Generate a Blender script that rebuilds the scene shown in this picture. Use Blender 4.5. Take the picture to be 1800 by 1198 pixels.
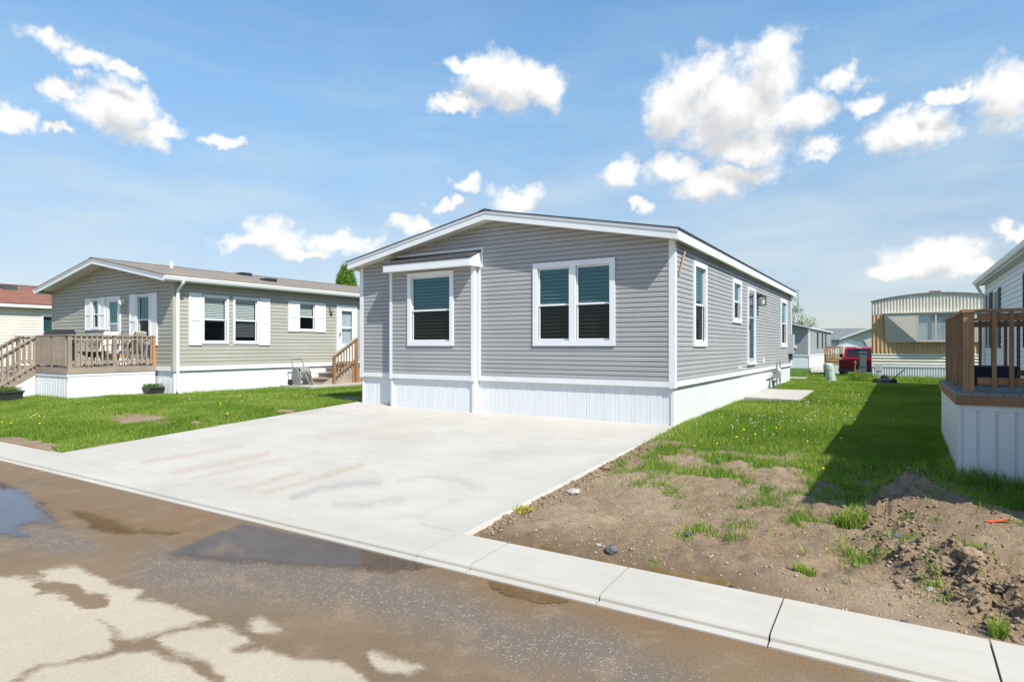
import bpy, math, random
from mathutils import Matrix
import numpy as np
random.seed(7); rng = np.random.default_rng(11)
R = math.radians
scene = bpy.context.scene
for o in list(bpy.data.objects): bpy.data.objects.remove(o)

# ------------------------------------------------------------------ camera
F_PX, CX, HY = 1080.0, 900.0, 608.0            # focal length, principal column and horizon row in photo pixels (1800 wide)
CAM = np.array([3.37, -10.86, 1.43]); YAW = R(32)
SN, CS = math.sin(YAW), math.cos(YAW)
cd = bpy.data.cameras.new('camera'); cam = bpy.data.objects.new('camera', cd); scene.collection.objects.link(cam)
cam.location = CAM; cam.rotation_euler = (R(90), 0, YAW)
cd.sensor_width = 36; cd.lens = F_PX / 1800 * 36; cd.shift_y = (HY - 599) / 1800; cd.clip_end = 5000; cd.clip_start = .05
scene.camera = cam
scene.render.resolution_x, scene.render.resolution_y = 1024, 681

def ray(px, py):
    u = (px - CX) / F_PX; v = (HY - py) / F_PX
    return np.array([u * CS - SN, u * SN + CS, v])
def onZ(px, py, z=0.): d = ray(px, py); return CAM + (z - CAM[2]) / d[2] * d
def onX(px, py, x): d = ray(px, py); return CAM + (x - CAM[0]) / d[0] * d
def onY(px, py, y): d = ray(px, py); return CAM + (y - CAM[1]) / d[1] * d
def to_px(x, y, z):
    dx, dy, dz = x - CAM[0], y - CAM[1], z - CAM[2]
    cz = -SN * dx + CS * dy; cx = CS * dx + SN * dy
    cz = np.where(cz < .05, .05, cz)
    return CX + F_PX * cx / cz, HY - F_PX * dz / cz

# ------------------------------------------------------------------ sun, sky
SUN = np.array([.69, -.30, .87]); SUN = SUN / np.linalg.norm(SUN)
EL = math.asin(SUN[2]); AZ = math.atan2(SUN[0], SUN[1])
ld = bpy.data.lights.new('sun', 'SUN'); sun = bpy.data.objects.new('sun', ld); scene.collection.objects.link(sun)
ld.energy = 5.0; ld.angle = R(.53); ld.color = (1, .955, .88)
sun.rotation_euler = (R(90) - EL, 0, math.pi - AZ); sun.location = (20, -10, 30)

SKY_STRENGTH = .10
w = bpy.data.worlds.new('World'); scene.world = w; w.use_nodes = True
nt = w.node_tree; nt.nodes.clear()
def N(t, kind, **kw):
    n = t.nodes.new(kind)
    for k, v in kw.items(): setattr(n, k, v)
    return n
def L(t, a, b): t.links.new(a, b)
def math_(t, op, a, b=None, c=None, clamp=False):
    n = N(t, 'ShaderNodeMath', operation=op, use_clamp=clamp)
    for i, v in enumerate((a, b, c)):
        if v is None: continue
        if isinstance(v, (int, float)): n.inputs[i].default_value = v
        else: L(t, v, n.inputs[i])
    return n.outputs[0]
def vmath(t, op, a, b=None, c=None):
    n = N(t, 'ShaderNodeVectorMath', operation=op)
    for i, v in enumerate((a, b, c)):
        if v is None: continue
        if isinstance(v, (tuple, list)): n.inputs[i].default_value = v
        else: L(t, v, n.inputs[i])
    return n.outputs['Value'] if op in ('LENGTH', 'DOT_PRODUCT') else n.outputs[0]
def maprange(t, v, a, b, c=0., d=1., mode='SMOOTHSTEP'):
    n = N(t, 'ShaderNodeMapRange', interpolation_type=mode)
    L(t, v, n.inputs[0])
    for i, x in enumerate((a, b, c, d)): n.inputs[i + 1].default_value = x
    return n.outputs[0]
def mixc(t, fac, a, b, mode='MIX'):
    n = N(t, 'ShaderNodeMix', data_type='RGBA', blend_type=mode)
    if isinstance(fac, (int, float)): n.inputs[0].default_value = fac
    else: L(t, fac, n.inputs[0])
    for i, v in ((6, a), (7, b)):
        if isinstance(v, (tuple, list)): n.inputs[i].default_value = (*v[:3], 1)
        else: L(t, v, n.inputs[i])
    return n.outputs[2]
def noise(t, vec, scale, detail=4., rough=.55, dim='3D', dist=0.):
    n = N(t, 'ShaderNodeTexNoise', noise_dimensions=dim)
    if vec is not None: L(t, vec, n.inputs['Vector'])
    n.inputs['Scale'].default_value = scale; n.inputs['Detail'].default_value = detail
    n.inputs['Roughness'].default_value = rough; n.inputs['Distortion'].default_value = dist
    return n.outputs[0]

sky = N(nt, 'ShaderNodeTexSky', sky_type='NISHITA', sun_disc=False, sun_elevation=EL, sun_rotation=AZ % (2 * math.pi))
sky.altitude = 200; sky.air_density = 1.0; sky.dust_density = .6; sky.ozone_density = 2.2
# fair-weather cumulus: heaps placed by azimuth and elevation, broken up by fractal noise
def azel(px, py):
    d = ray(px, py); return math.degrees(math.atan2(d[0], d[1])), math.degrees(math.atan2(d[2], math.hypot(d[0], d[1])))
HEAPS = [(85, 68, 52, 26), (150, 112, 62, 24), (215, 132, 40, 16), (120, 150, 48, 24), (205, 190, 80, 46), (250, 235, 70, 32), (285, 212, 42, 20),
         (22, 202, 50, 30), (95, 226, 30, 12), (885, 145, 92, 54), (800, 182, 55, 20), (825, 112, 50, 22), (955, 150, 42, 40),
         (905, 350, 58, 24), (815, 326, 36, 14), (780, 356, 28, 12), (490, 412, 66, 36), (440, 424, 56, 20), (590, 420, 80, 22), (735, 400, 58, 22), (550, 440, 60, 14),
         (1290, 195, 130, 95), (1355, 125, 75, 66), (1225, 145, 75, 60), (1175, 190, 46, 60), (1310, 255, 105, 44), (1410, 200, 66, 36),
         (1482, 137, 46, 26), (1515, 190, 52, 26), (1440, 250, 44, 20), (1098, 304, 38, 26), (1190, 296, 66, 26), (1270, 318, 110, 32),
         (1585, 238, 88, 32), (1632, 225, 62, 46), (1775, 168, 66, 64), (1650, 170, 36, 16), (1700, 163, 38, 18),
         (1640, 445, 88, 36), (1585, 474, 66, 20), (1705, 472, 56, 20), (1792, 402, 44, 18), (1130, 362, 32, 13), (385, 246, 40, 15)]
tc = N(nt, 'ShaderNodeTexCoord')
def heap_field(vec):
    s = N(nt, 'ShaderNodeSeparateXYZ'); L(nt, vec, s.inputs[0])
    az = math_(nt, 'ARCTAN2', s.outputs[0], s.outputs[1])
    hyp = math_(nt, 'SQRT', math_(nt, 'SUBTRACT', 1.0, math_(nt, 'MULTIPLY', s.outputs[2], s.outputs[2])))
    el = math_(nt, 'ARCTAN2', s.outputs[2], hyp)
    c = N(nt, 'ShaderNodeCombineXYZ'); L(nt, az, c.inputs[0]); L(nt, el, c.inputs[1])
    cur = None
    for (px, py, rx, ry) in [(a, b, c * 1.04, d * 1.06) for a, b, c, d in HEAPS]:
        a0, e0 = azel(px, py)
        ra = abs(azel(px + rx, py)[0] - azel(px - rx, py)[0]) / 2; re = abs(azel(px, py + ry)[1] - azel(px, py - ry)[1]) / 2
        ka, ke = 1 / R(ra), 1 / R(re)
        q = vmath(nt, 'LENGTH', vmath(nt, 'MULTIPLY_ADD', c.outputs[0], (ka, ke, 0), (-R(a0) * ka, -R(e0) * ke, 0)))
        cur = q if cur is None else math_(nt, 'MINIMUM', cur, q)
    return math_(nt, 'SUBTRACT', 1.0, cur), el
nrm = vmath(nt, 'NORMALIZE', tc.outputs['Generated'])
def warp(vec, det=4):
    nz = N(nt, 'ShaderNodeTexNoise'); L(nt, vec, nz.inputs['Vector']); nz.inputs['Scale'].default_value = 18; nz.inputs['Detail'].default_value = det; nz.inputs['Roughness'].default_value = .6
    d = vmath(nt, 'SUBTRACT', nz.outputs['Color'], (.5, .5, .5))
    return vmath(nt, 'NORMALIZE', vmath(nt, 'MULTIPLY_ADD', d, (.075, .075, .075), vec))
def density(vec, full=True):
    wv = warp(vec, 4 if full else 1.5); h, el = heap_field(wv)
    n1 = noise(nt, vec, 22, 8 if full else 3.5, .62)
    n0 = noise(nt, vec, 2.6, 3 if full else 1.5, .55)
    # scattered cloud elsewhere round the sky, the same kind as in view
    elsewhere = maprange(nt, n0, .60, .75, -1.2, .5)
    s = N(nt, 'ShaderNodeSeparateXYZ'); L(nt, vec, s.inputs[0])
    behind = maprange(nt, vmath(nt, 'DOT_PRODUCT', vec, (SN, -CS, 0)), -.62, -.45, 0, 1)
    gen = math_(nt, 'ADD', math_(nt, 'MULTIPLY', behind, 2.0), math_(nt, 'SUBTRACT', elsewhere, 2.0))
    hh = math_(nt, 'MAXIMUM', math_(nt, 'MAXIMUM', h, -1.2), gen)
    return math_(nt, 'ADD', hh, math_(nt, 'MULTIPLY', math_(nt, 'SUBTRACT', n1, .5), 1.5)), el
d0, el0 = density(nrm)
d1, _ = density(vmath(nt, 'NORMALIZE', vmath(nt, 'ADD', nrm, (.012, -.004, .032))), False)
alpha = maprange(nt, d0, -.12, .62)
shade = maprange(nt, math_(nt, 'SUBTRACT', d1, math_(nt, 'MULTIPLY', d0, .35)), -.15, .85, 1.0, 0.0)
ccol = mixc(nt, shade, (4.9, 5.0, 5.15), (7.6, 7.5, 7.3))
veil_n = noise(nt, vmath(nt, 'MULTIPLY', nrm, (1.5, 1.5, 7)), 2.2, 5, .6)
low = maprange(nt, el0, R(2), R(34), 1.0, .12)
veil = math_(nt, 'MULTIPLY', maprange(nt, veil_n, .36, .74, .34, .78), low)
gain = N(nt, 'ShaderNodeVectorMath', operation='SCALE'); L(nt, mixc(nt, 1.0, sky.outputs[0], mixc(nt, maprange(nt, el0, R(3), R(22)), (1.03, .965, 1.05), (.86, 1.20, 1.25)), 'MULTIPLY'), gain.inputs[0]); L(nt, maprange(nt, el0, R(2), R(30), .84, 1.28), gain.inputs['Scale']); skyc = gain.outputs[0]
skyv = mixc(nt, veil, skyc, (4.9, 5.75, 6.1))
allc = mixc(nt, alpha, skyv, ccol)
bg = N(nt, 'ShaderNodeBackground'); L(nt, allc, bg.inputs[0]); bg.inputs[1].default_value = SKY_STRENGTH
wo = N(nt, 'ShaderNodeOutputWorld'); L(nt, bg.outputs[0], wo.inputs[0])
w.cycles.sampling_method = 'MANUAL'; w.cycles.sample_map_resolution = 512

vs = scene.view_settings
vs.view_transform = 'Standard'; vs.look = 'None'; vs.exposure = .5; vs.gamma = 1; vs.use_curve_mapping = False

# ------------------------------------------------------------------ materials
M = {}
def mat(name):
    m = bpy.data.materials.new(name); m.use_nodes = True; t = m.node_tree; t.nodes.clear()
    out = N(t, 'ShaderNodeOutputMaterial'); p = N(t, 'ShaderNodeBsdfPrincipled'); L(t, p.outputs[0], out.inputs[0])
    M[name] = m
    return m, t, p
def bump(t, p, h, strength=.3, dist=.01):
    b = N(t, 'ShaderNodeBump'); b.inputs['Strength'].default_value = strength; b.inputs['Distance'].default_value = dist
    L(t, h, b.inputs['Height']); L(t, b.outputs[0], p.inputs['Normal'])
def simple(name, col, rough=.5, metal=0., var=.06, scale=3., spec=.5, vary_obj=0., nbump=0., bscale=40.):
    m, t, p = mat(name)
    c = N(t, 'ShaderNodeTexCoord')
    n = noise(t, c.outputs['Object'], scale, 6, .6)
    f = maprange(t, n, .3, .7, 1 - var, 1 + var, 'LINEAR')
    if vary_obj:
        oi = N(t, 'ShaderNodeObjectInfo'); f = math_(t, 'MULTIPLY', f, maprange(t, oi.outputs['Random'], 0, 1, 1 - vary_obj, 1 + vary_obj, 'LINEAR'))
    v = N(t, 'ShaderNodeVectorMath', operation='SCALE'); v.inputs[0].default_value = col; L(t, f, v.inputs['Scale'])
    L(t, v.outputs[0], p.inputs['Base Color'])
    p.inputs['Roughness'].default_value = rough; p.inputs['Metallic'].default_value = metal; p.inputs['Specular IOR Level'].default_value = spec
    if nbump: bump(t, p, noise(t, c.outputs['Object'], bscale, 4, .6), nbump, .01)
    return m
simple('siding_grey', (.335, .334, .332), .5, var=.05, scale=1.1, vary_obj=.03, nbump=.06, bscale=60)
simple('siding_sage', (.36, .348, .295), .5, var=.06, scale=1.0, vary_obj=.035, nbump=.06, bscale=60)
simple('siding_cream', (.66, .61, .50), .5, var=.05, vary_obj=.03)
simple('siding_white', (.70, .72, .74), .5, var=.04, vary_obj=.03)
simple('siding_dark', (.26, .265, .275), .5, var=.04, vary_obj=.03)
simple('siding_far', (.56, .54, .47), .6, var=.04)
simple('white_trim', (.70, .71, .725), .4, var=.035, scale=2.5)
simple('white_skirt', (.665, .675, .69), .38, var=.045, scale=1.6, vary_obj=.02)
simple('soffit', (.70, .68, .63), .55, var=.03)
simple('white_metal', (.76, .76, .75), .3, var=.03)
simple('fascia_lip_shade', (.55, .57, .6), .35, var=.05)  # bluish shade on the upper fascia lip, put into its colour
simple('black_metal', (.02, .02, .022), .4, var=.1)
simple('dark_grey', (.06, .065, .07), .5, var=.1)
simple('grey_metal', (.30, .31, .31), .45, metal=.3, var=.1)
simple('grey_box', (.42, .43, .43), .4, var=.06)
simple('pale_green', (.36, .42, .35), .5, var=.08)
simple('slate_green', (.09, .125, .13), .5, var=.08)
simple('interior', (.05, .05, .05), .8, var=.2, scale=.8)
simple('blind', (.62, .63, .60), .5, var=.03)
simple('curtain', (.55, .56, .57), .8, var=.08)
simple('red_paint', (.30, .005, .012), .22, var=.04)
simple('tyre', (.015, .015, .016), .75, var=.2)
simple('chrome', (.6, .6, .62), .2, metal=1, var=.03)
simple('plastic_grey', (.20, .20, .19), .5, var=.08)
simple('hose', (.27, .28, .25), .45, var=.08)
simple('pot', (.035, .036, .038), .5, var=.15)
simple('cushion', (.60, .56, .47), .9, var=.06, nbump=.2)
simple('navy', (.012, .014, .035), .6, var=.2)
simple('tan_metal', (.56, .36, .18), .5, var=.07, scale=2)
simple('cream_metal', (.63, .585, .50), .5, var=.06, scale=2)
simple('taupe', (.52, .47, .40), .55, var=.05, scale=1.5)
simple('rust', (.22, .085, .045), .8, var=.3, scale=9)
simple('orange', (.75, .10, .03), .6, var=.08)
simple('rock_dark', (.10, .105, .115), .85, var=.35, scale=14, nbump=.5)
simple('rock_pale', (.36, .34, .31), .9, var=.25, scale=16, nbump=.5)
simple('gravel', (.33, .275, .21), .95, var=.3, scale=14, nbump=.5)
simple('clod', (.225, .16, .10), .95, var=.3, scale=13, nbump=.7)
simple('straw', (.30, .19, .09), .95, var=.5, scale=30, nbump=.8)
simple('bark', (.11, .085, .065), .95, var=.3, scale=12, nbump=.6)
simple('door_grey', (.40, .44, .49), .35, var=.03)

def shingles(name, c1, c2):
    m, t, p = mat(name); c = N(t, 'ShaderNodeTexCoord')
    br = N(t, 'ShaderNodeTexBrick'); mp = N(t, 'ShaderNodeMapping'); mp.inputs['Rotation'].default_value = (0, 0, R(90)); L(t, c.outputs['Object'], mp.inputs[0])
    L(t, mp.outputs[0], br.inputs['Vector']); br.inputs['Scale'].default_value = 1; br.inputs['Brick Width'].default_value = .32; br.inputs['Row Height'].default_value = .14; br.inputs['Mortar Size'].default_value = .006
    br.inputs['Color1'].default_value = (*c1, 1); br.inputs['Color2'].default_value = (*c2, 1); br.inputs['Mortar'].default_value = (*[x * .5 for x in c1], 1)
    n = noise(t, c.outputs['Object'], 1.2, 8, .7); f = maprange(t, n, .3, .7, .8, 1.2, 'LINEAR')
    v = N(t, 'ShaderNodeVectorMath', operation='SCALE'); L(t, br.outputs[0], v.inputs[0]); L(t, f, v.inputs['Scale'])
    L(t, v.outputs[0], p.inputs['Base Color']); p.inputs['Roughness'].default_value = .9
    bump(t, p, noise(t, c.outputs['Object'], 180, 3, .6), .5, .004)
shingles('shingle_dark', (.045, .045, .05), (.075, .072, .075))
shingles('shingle_brown', (.185, .152, .12), (.235, .195, .158))
shingles('shingle_red', (.19, .075, .048), (.23, .095, .06))
shingles('shingle_grey', (.14, .155, .165), (.17, .18, .185))

def wood(name, axis, c1, c2, knots=True):
    m, t, p = mat(name); c = N(t, 'ShaderNodeTexCoord')
    sc = [34, 34, 34]; sc['xyz'.index(axis)] = 1.6
    v = vmath(t, 'MULTIPLY', c.outputs['Object'], tuple(sc))
    oi = N(t, 'ShaderNodeObjectInfo')
    off = N(t, 'ShaderNodeCombineXYZ'); L(t, math_(t, 'MULTIPLY', oi.outputs['Random'], 37.), off.inputs[0]); L(t, math_(t, 'MULTIPLY', oi.outputs['Random'], 91.), off.inputs[2])
    v = vmath(t, 'ADD', v, off.outputs[0])
    n = noise(t, v, 1.0, 6, .65, dist=.6); n2 = noise(t, c.outputs['Object'], 2.3, 3, .5)
    f = math_(t, 'ADD', maprange(t, n, .3, .7, 0, .75, 'LINEAR'), maprange(t, oi.outputs['Random'], 0, 1, -.15, .35, 'LINEAR'), clamp=True)
    col = mixc(t, f, c1, c2); col = mixc(t, maprange(t, n2, .35, .7, 0, .35), col, tuple(x * .6 for x in c1))
    L(t, col, p.inputs['Base Color']); p.inputs['Roughness'].default_value = .8
    bump(t, p, n, .35, .003)
for ax in 'xyz':
    wood('cedar_' + ax, ax, (.20, .10, .05), (.38, .22, .115))        # newer brown-stained lumber
    wood('grey_wood_' + ax, ax, (.23, .18, .138), (.385, .315, .25))    # weathered lumber
    wood('pine_' + ax, ax, (.42, .25, .12), (.55, .36, .19))             # fresh lumber
simple('new_post', (.42, .21, .085), .75, var=.15, scale=6)
simple('deck_floor', (.20, .20, .20), .8, var=.15)

def pane_mat(name, tint, refl, rough=.015):
    m, t, p = mat(name); t.nodes.remove(p); out = [n for n in t.nodes if n.bl_idname == 'ShaderNodeOutputMaterial'][0]
    g = N(t, 'ShaderNodeBsdfGlossy'); g.inputs['Roughness'].default_value = rough; g.inputs['Color'].default_value = (*refl, 1)
    tr = N(t, 'ShaderNodeBsdfTransparent'); tr.inputs[0].default_value = (*tint, 1)
    lw = N(t, 'ShaderNodeLayerWeight'); f = math_(t, 'ADD', .14, math_(t, 'MULTIPLY', math_(t, 'POWER', lw.outputs['Facing'], 4.), .86))      # same from both sides, so daylight gets in
    mx = N(t, 'ShaderNodeMixShader'); L(t, f, mx.inputs[0]); L(t, tr.outputs[0], mx.inputs[1]); L(t, g.outputs[0], mx.inputs[2]); L(t, mx.outputs[0], out.inputs[0])
pane_mat('glass', (.24, .44, .46), (.44, .76, .82))          # low-e glass: greenish reflection
pane_mat('glass_plain', (.85, .9, .9), (.78, .82, .86))
pane_mat('glass_dark', (.38, .4, .42), (.35, .38, .4))
pane_mat('screened', (.19, .20, .20), (.22, .24, .24), .1)   # glass behind an insect screen

def concrete(name, base, attr=None):
    m, t, p = mat(name); c = N(t, 'ShaderNodeTexCoord')
    n = noise(t, c.outputs['Object'], .8, 8, .65); n2 = noise(t, c.outputs['Object'], 55, 3, .6); n3 = noise(t, vmath(t, 'MULTIPLY', c.outputs['Object'], (.5, 3.5, 1)), 1.3, 5, .6)
    col = mixc(t, maprange(t, n, .3, .72), base, tuple(x * .86 for x in base))
    col = mixc(t, maprange(t, n3, .45, .75, 0, .55), col, (base[0] * .84, base[1] * .82, base[2] * .78))
    col = mixc(t, maprange(t, n2, .55, .75, 0, .25), col, tuple(x * .7 for x in base))
    if attr:
        a = N(t, 'ShaderNodeAttribute', attribute_name='stain'); s = N(t, 'ShaderNodeSeparateColor'); L(t, a.outputs['Color'], s.inputs[0])
        nn = maprange(t, noise(t, c.outputs['Object'], 9, 5, .7), .3, .65, .25, 1)
        col = mixc(t, math_(t, 'MULTIPLY', s.outputs[0], nn), col, (.33, .22, .13))
        col = mixc(t, math_(t, 'MULTIPLY', s.outputs[1], nn), col, (.20, .19, .18))
    L(t, col, p.inputs['Base Color']); p.inputs['Roughness'].default_value = .85
    bump(t, p, math_(t, 'ADD', n2, noise(t, c.outputs['Object'], 300, 2, .5)), .25, .003)
concrete('concrete', (.45, .420, .372), True)
concrete('concrete_old', (.42, .395, .355))
concrete('concrete_kerb', (.44, .41, .358))

# street: pale chip-seal asphalt; 'wet' is the soaked area left by the puddles
m, t, p = mat('asphalt'); c = N(t, 'ShaderNodeTexCoord'); P = c.outputs['Object']
a = N(t, 'ShaderNodeAttribute', attribute_name='stain'); s = N(t, 'ShaderNodeSeparateColor'); L(t, a.outputs['Color'], s.inputs[0])
nw = noise(t, P, 14, 9, .8); wet = maprange(t, math_(t, 'ADD', s.outputs[0], math_(t, 'MULTIPLY', math_(t, 'SUBTRACT', nw, .5), 1.1)), .22, .80)
muck = s.outputs[1]; grit = s.outputs[2]
fine = noise(t, P, 130, 3, .7); big = noise(t, P, 1.4, 7, .6)
vor = N(t, 'ShaderNodeTexVoronoi'); L(t, P, vor.inputs['Vector']); vor.inputs['Scale'].default_value = 60
sc_ = N(t, 'ShaderNodeSeparateColor'); L(t, vor.outputs['Color'], sc_.inputs[0])
dry = mixc(t, maprange(t, fine, .3, .7), (.35, .29, .215), (.455, .39, .30)); dry = mixc(t, maprange(t, big, .35, .7, 0, .35), dry, (.32, .265, .20))
wetc = mixc(t, maprange(t, fine, .3, .7), (.15, .10, .055), (.225, .155, .09)); wetc = mixc(t, maprange(t, big, .35, .68, 0, .7), wetc, (.14, .10, .062))
wetc = mixc(t, math_(t, 'MULTIPLY', muck, .75), wetc, (.165, .10, .048))
wetc = mixc(t, math_(t, 'MULTIPLY', grit, .75), wetc, (.135, .112, .095)); silt = maprange(t, noise(t, P, 3.2, 7, .7), .5, .68, 0, .55); wetc = mixc(t, silt, wetc, (.24, .172, .108))
stone = math_(t, 'MULTIPLY', maprange(t, sc_.outputs[0], .62, .74), maprange(t, vor.outputs['Distance'], .42, .2))
stone_n = maprange(t, noise(t, P, 2.2, 5, .6), .42, .62)
wetc = mixc(t, math_(t, 'MULTIPLY', stone, math_(t, 'ADD', math_(t, 'MULTIPLY', grit, .9), math_(t, 'MULTIPLY', stone_n, .28), clamp=True)), wetc, (.37, .30, .22))
L(t, mixc(t, wet, dry, wetc), p.inputs['Base Color'])
rw = math_(t, 'ADD', .42, math_(t, 'MULTIPLY', fine, .4)); p.inputs['Specular IOR Level'].default_value = .3
rr = N(t, 'ShaderNodeMix'); L(t, wet, rr.inputs[0]); rr.inputs[2].default_value = .9; L(t, rw, rr.inputs[3]); L(t, rr.outputs[0], p.inputs['Roughness'])
bump(t, p, math_(t, 'ADD', fine, math_(t, 'MULTIPLY', vor.outputs['Distance'], -.7)), .55, .006)

# standing water: thin and muddy, a mirror at grazing angles; 'stain' red = depth from the rim inward, so grit shows through at the rim
def water(name, mud, dens, refl):
    m, t, p = mat(name); c = N(t, 'ShaderNodeTexCoord'); P = c.outputs['Object']
    out = [n for n in t.nodes if n.bl_idname == 'ShaderNodeOutputMaterial'][0]
    a = N(t, 'ShaderNodeAttribute', attribute_name='stain'); s = N(t, 'ShaderNodeSeparateColor'); L(t, a.outputs['Color'], s.inputs[0])
    g = N(t, 'ShaderNodeBsdfGlossy'); g.inputs['Roughness'].default_value = .03; g.inputs['Color'].default_value = (*refl, 1)
    b = N(t, 'ShaderNodeBump'); b.inputs['Strength'].default_value = .03; b.inputs['Distance'].default_value = .01; L(t, noise(t, P, 7, 3, .5), b.inputs['Height']); L(t, b.outputs[0], g.inputs['Normal'])
    d = N(t, 'ShaderNodeBsdfDiffuse'); L(t, mixc(t, maprange(t, noise(t, P, 2.5, 5, .6), .35, .65), mud, tuple(x * .75 for x in mud)), d.inputs[0])
    tr = N(t, 'ShaderNodeBsdfTransparent'); m1 = N(t, 'ShaderNodeMixShader'); m1.inputs[0].default_value = dens; L(t, tr.outputs[0], m1.inputs[1]); L(t, d.outputs[0], m1.inputs[2])
    fr = N(t, 'ShaderNodeLayerWeight'); fz = math_(t, 'ADD', .02, math_(t, 'MULTIPLY', math_(t, 'POWER', fr.outputs['Facing'], 5.), .98))
    m2 = N(t, 'ShaderNodeMixShader'); L(t, fz, m2.inputs[0]); L(t, m1.outputs[0], m2.inputs[1]); L(t, g.outputs[0], m2.inputs[2])
    e1 = noise(t, P, 5, 5, .65); e2 = noise(t, P, 60, 3, .6)
    h = math_(t, 'ADD', math_(t, 'ADD', s.outputs[0], math_(t, 'MULTIPLY', math_(t, 'SUBTRACT', e1, .5), .9)), math_(t, 'MULTIPLY', math_(t, 'SUBTRACT', e2, .5), .7))
    cov = maprange(t, h, .06, .62)
    m3 = N(t, 'ShaderNodeMixShader'); tr2 = N(t, 'ShaderNodeBsdfTransparent'); L(t, cov, m3.inputs[0]); L(t, tr2.outputs[0], m3.inputs[1]); L(t, m2.outputs[0], m3.inputs[2]); L(t, m3.outputs[0], out.inputs[0])
water('water_muddy', (.13, .098, .074), .75, (.66, .60, .60)); water('water_sky_tint', (.12, .10, .085), .7, (.70, .78, .92))  # second water: brighter sky reflection put in as a bluer tint
water('water_brown', (.19, .12, .055), .85, (.62, .50, .34))

# ground: bare soil, with turf soil where the grass grows ('stain' red = grass)
m, t, p = mat('soil'); c = N(t, 'ShaderNodeTexCoord'); P = c.outputs['Object']
a = N(t, 'ShaderNodeAttribute', attribute_name='stain'); s = N(t, 'ShaderNodeSeparateColor'); L(t, a.outputs['Color'], s.inputs[0])
big = noise(t, P, 1.1, 8, .65); fine = noise(t, P, 38, 5, .7); gr = noise(t, P, 150, 2, .6)
col = mixc(t, maprange(t, fine, .28, .72), (.19, .13, .077), (.305, .22, .14)); col = mixc(t, maprange(t, big, .4, .7, 0, .6), col, (.40, .31, .215))
col = mixc(t, maprange(t, gr, .60, .72, 0, .55), col, (.42, .355, .27)); col = mixc(t, maprange(t, gr, .42, .30, 0, .7), col, (.10, .066, .04)); md = noise(t, P, 9, 6, .7); col = mixc(t, maprange(t, md, .56, .72, 0, .4), col, (.16, .11, .068))
col = mixc(t, math_(t, 'MULTIPLY', s.outputs[1], .8), col, (.135, .088, .05))
turf = mixc(t, maprange(t, fine, .3, .7), (.045, .085, .014), (.08, .14, .025))
col = mixc(t, maprange(t, math_(t, 'ADD', s.outputs[0], math_(t, 'MULTIPLY', math_(t, 'SUBTRACT', fine, .5), .6)), .35, .75), col, turf)
L(t, col, p.inputs['Base Color']); p.inputs['Roughness'].default_value = .95; p.inputs['Specular IOR Level'].default_value = .2
bump(t, p, math_(t, 'ADD', fine, math_(t, 'MULTIPLY', gr, .6)), 1.0, .018)

def leafy(name, attr=True, base=(.1, .2, .03), trans=.35, rough=.5):
    m, t, p = mat(name); out = [n for n in t.nodes if n.bl_idname == 'ShaderNodeOutputMaterial'][0]
    if attr:
        a = N(t, 'ShaderNodeAttribute', attribute_name='tint'); col = a.outputs['Color']
    else:
        c = N(t, 'ShaderNodeTexCoord'); col = mixc(t, maprange(t, noise(t, c.outputs['Object'], 9, 4, .6), .3, .7), base, tuple(x * 1.7 for x in base))
    L(t, col, p.inputs['Base Color']); p.inputs['Roughness'].default_value = rough; p.inputs['Specular IOR Level'].default_value = .08
    tl = N(t, 'ShaderNodeBsdfTranslucent'); L(t, mixc(t, 1.0, col, (1.1, 1.15, .55), 'MULTIPLY'), tl.inputs[0])
    mx = N(t, 'ShaderNodeMixShader'); mx.inputs[0].default_value = trans; L(t, p.outputs[0], mx.inputs[1]); L(t, tl.outputs[0], mx.inputs[2]); L(t, mx.outputs[0], out.inputs[0])
leafy('grass_blade'); leafy('leaf'); leafy('conifer', trans=.15)
simple('petal_yellow', (.75, .55, .02), .6); simple('seed_head', (.50, .49, .42), .9)

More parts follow.
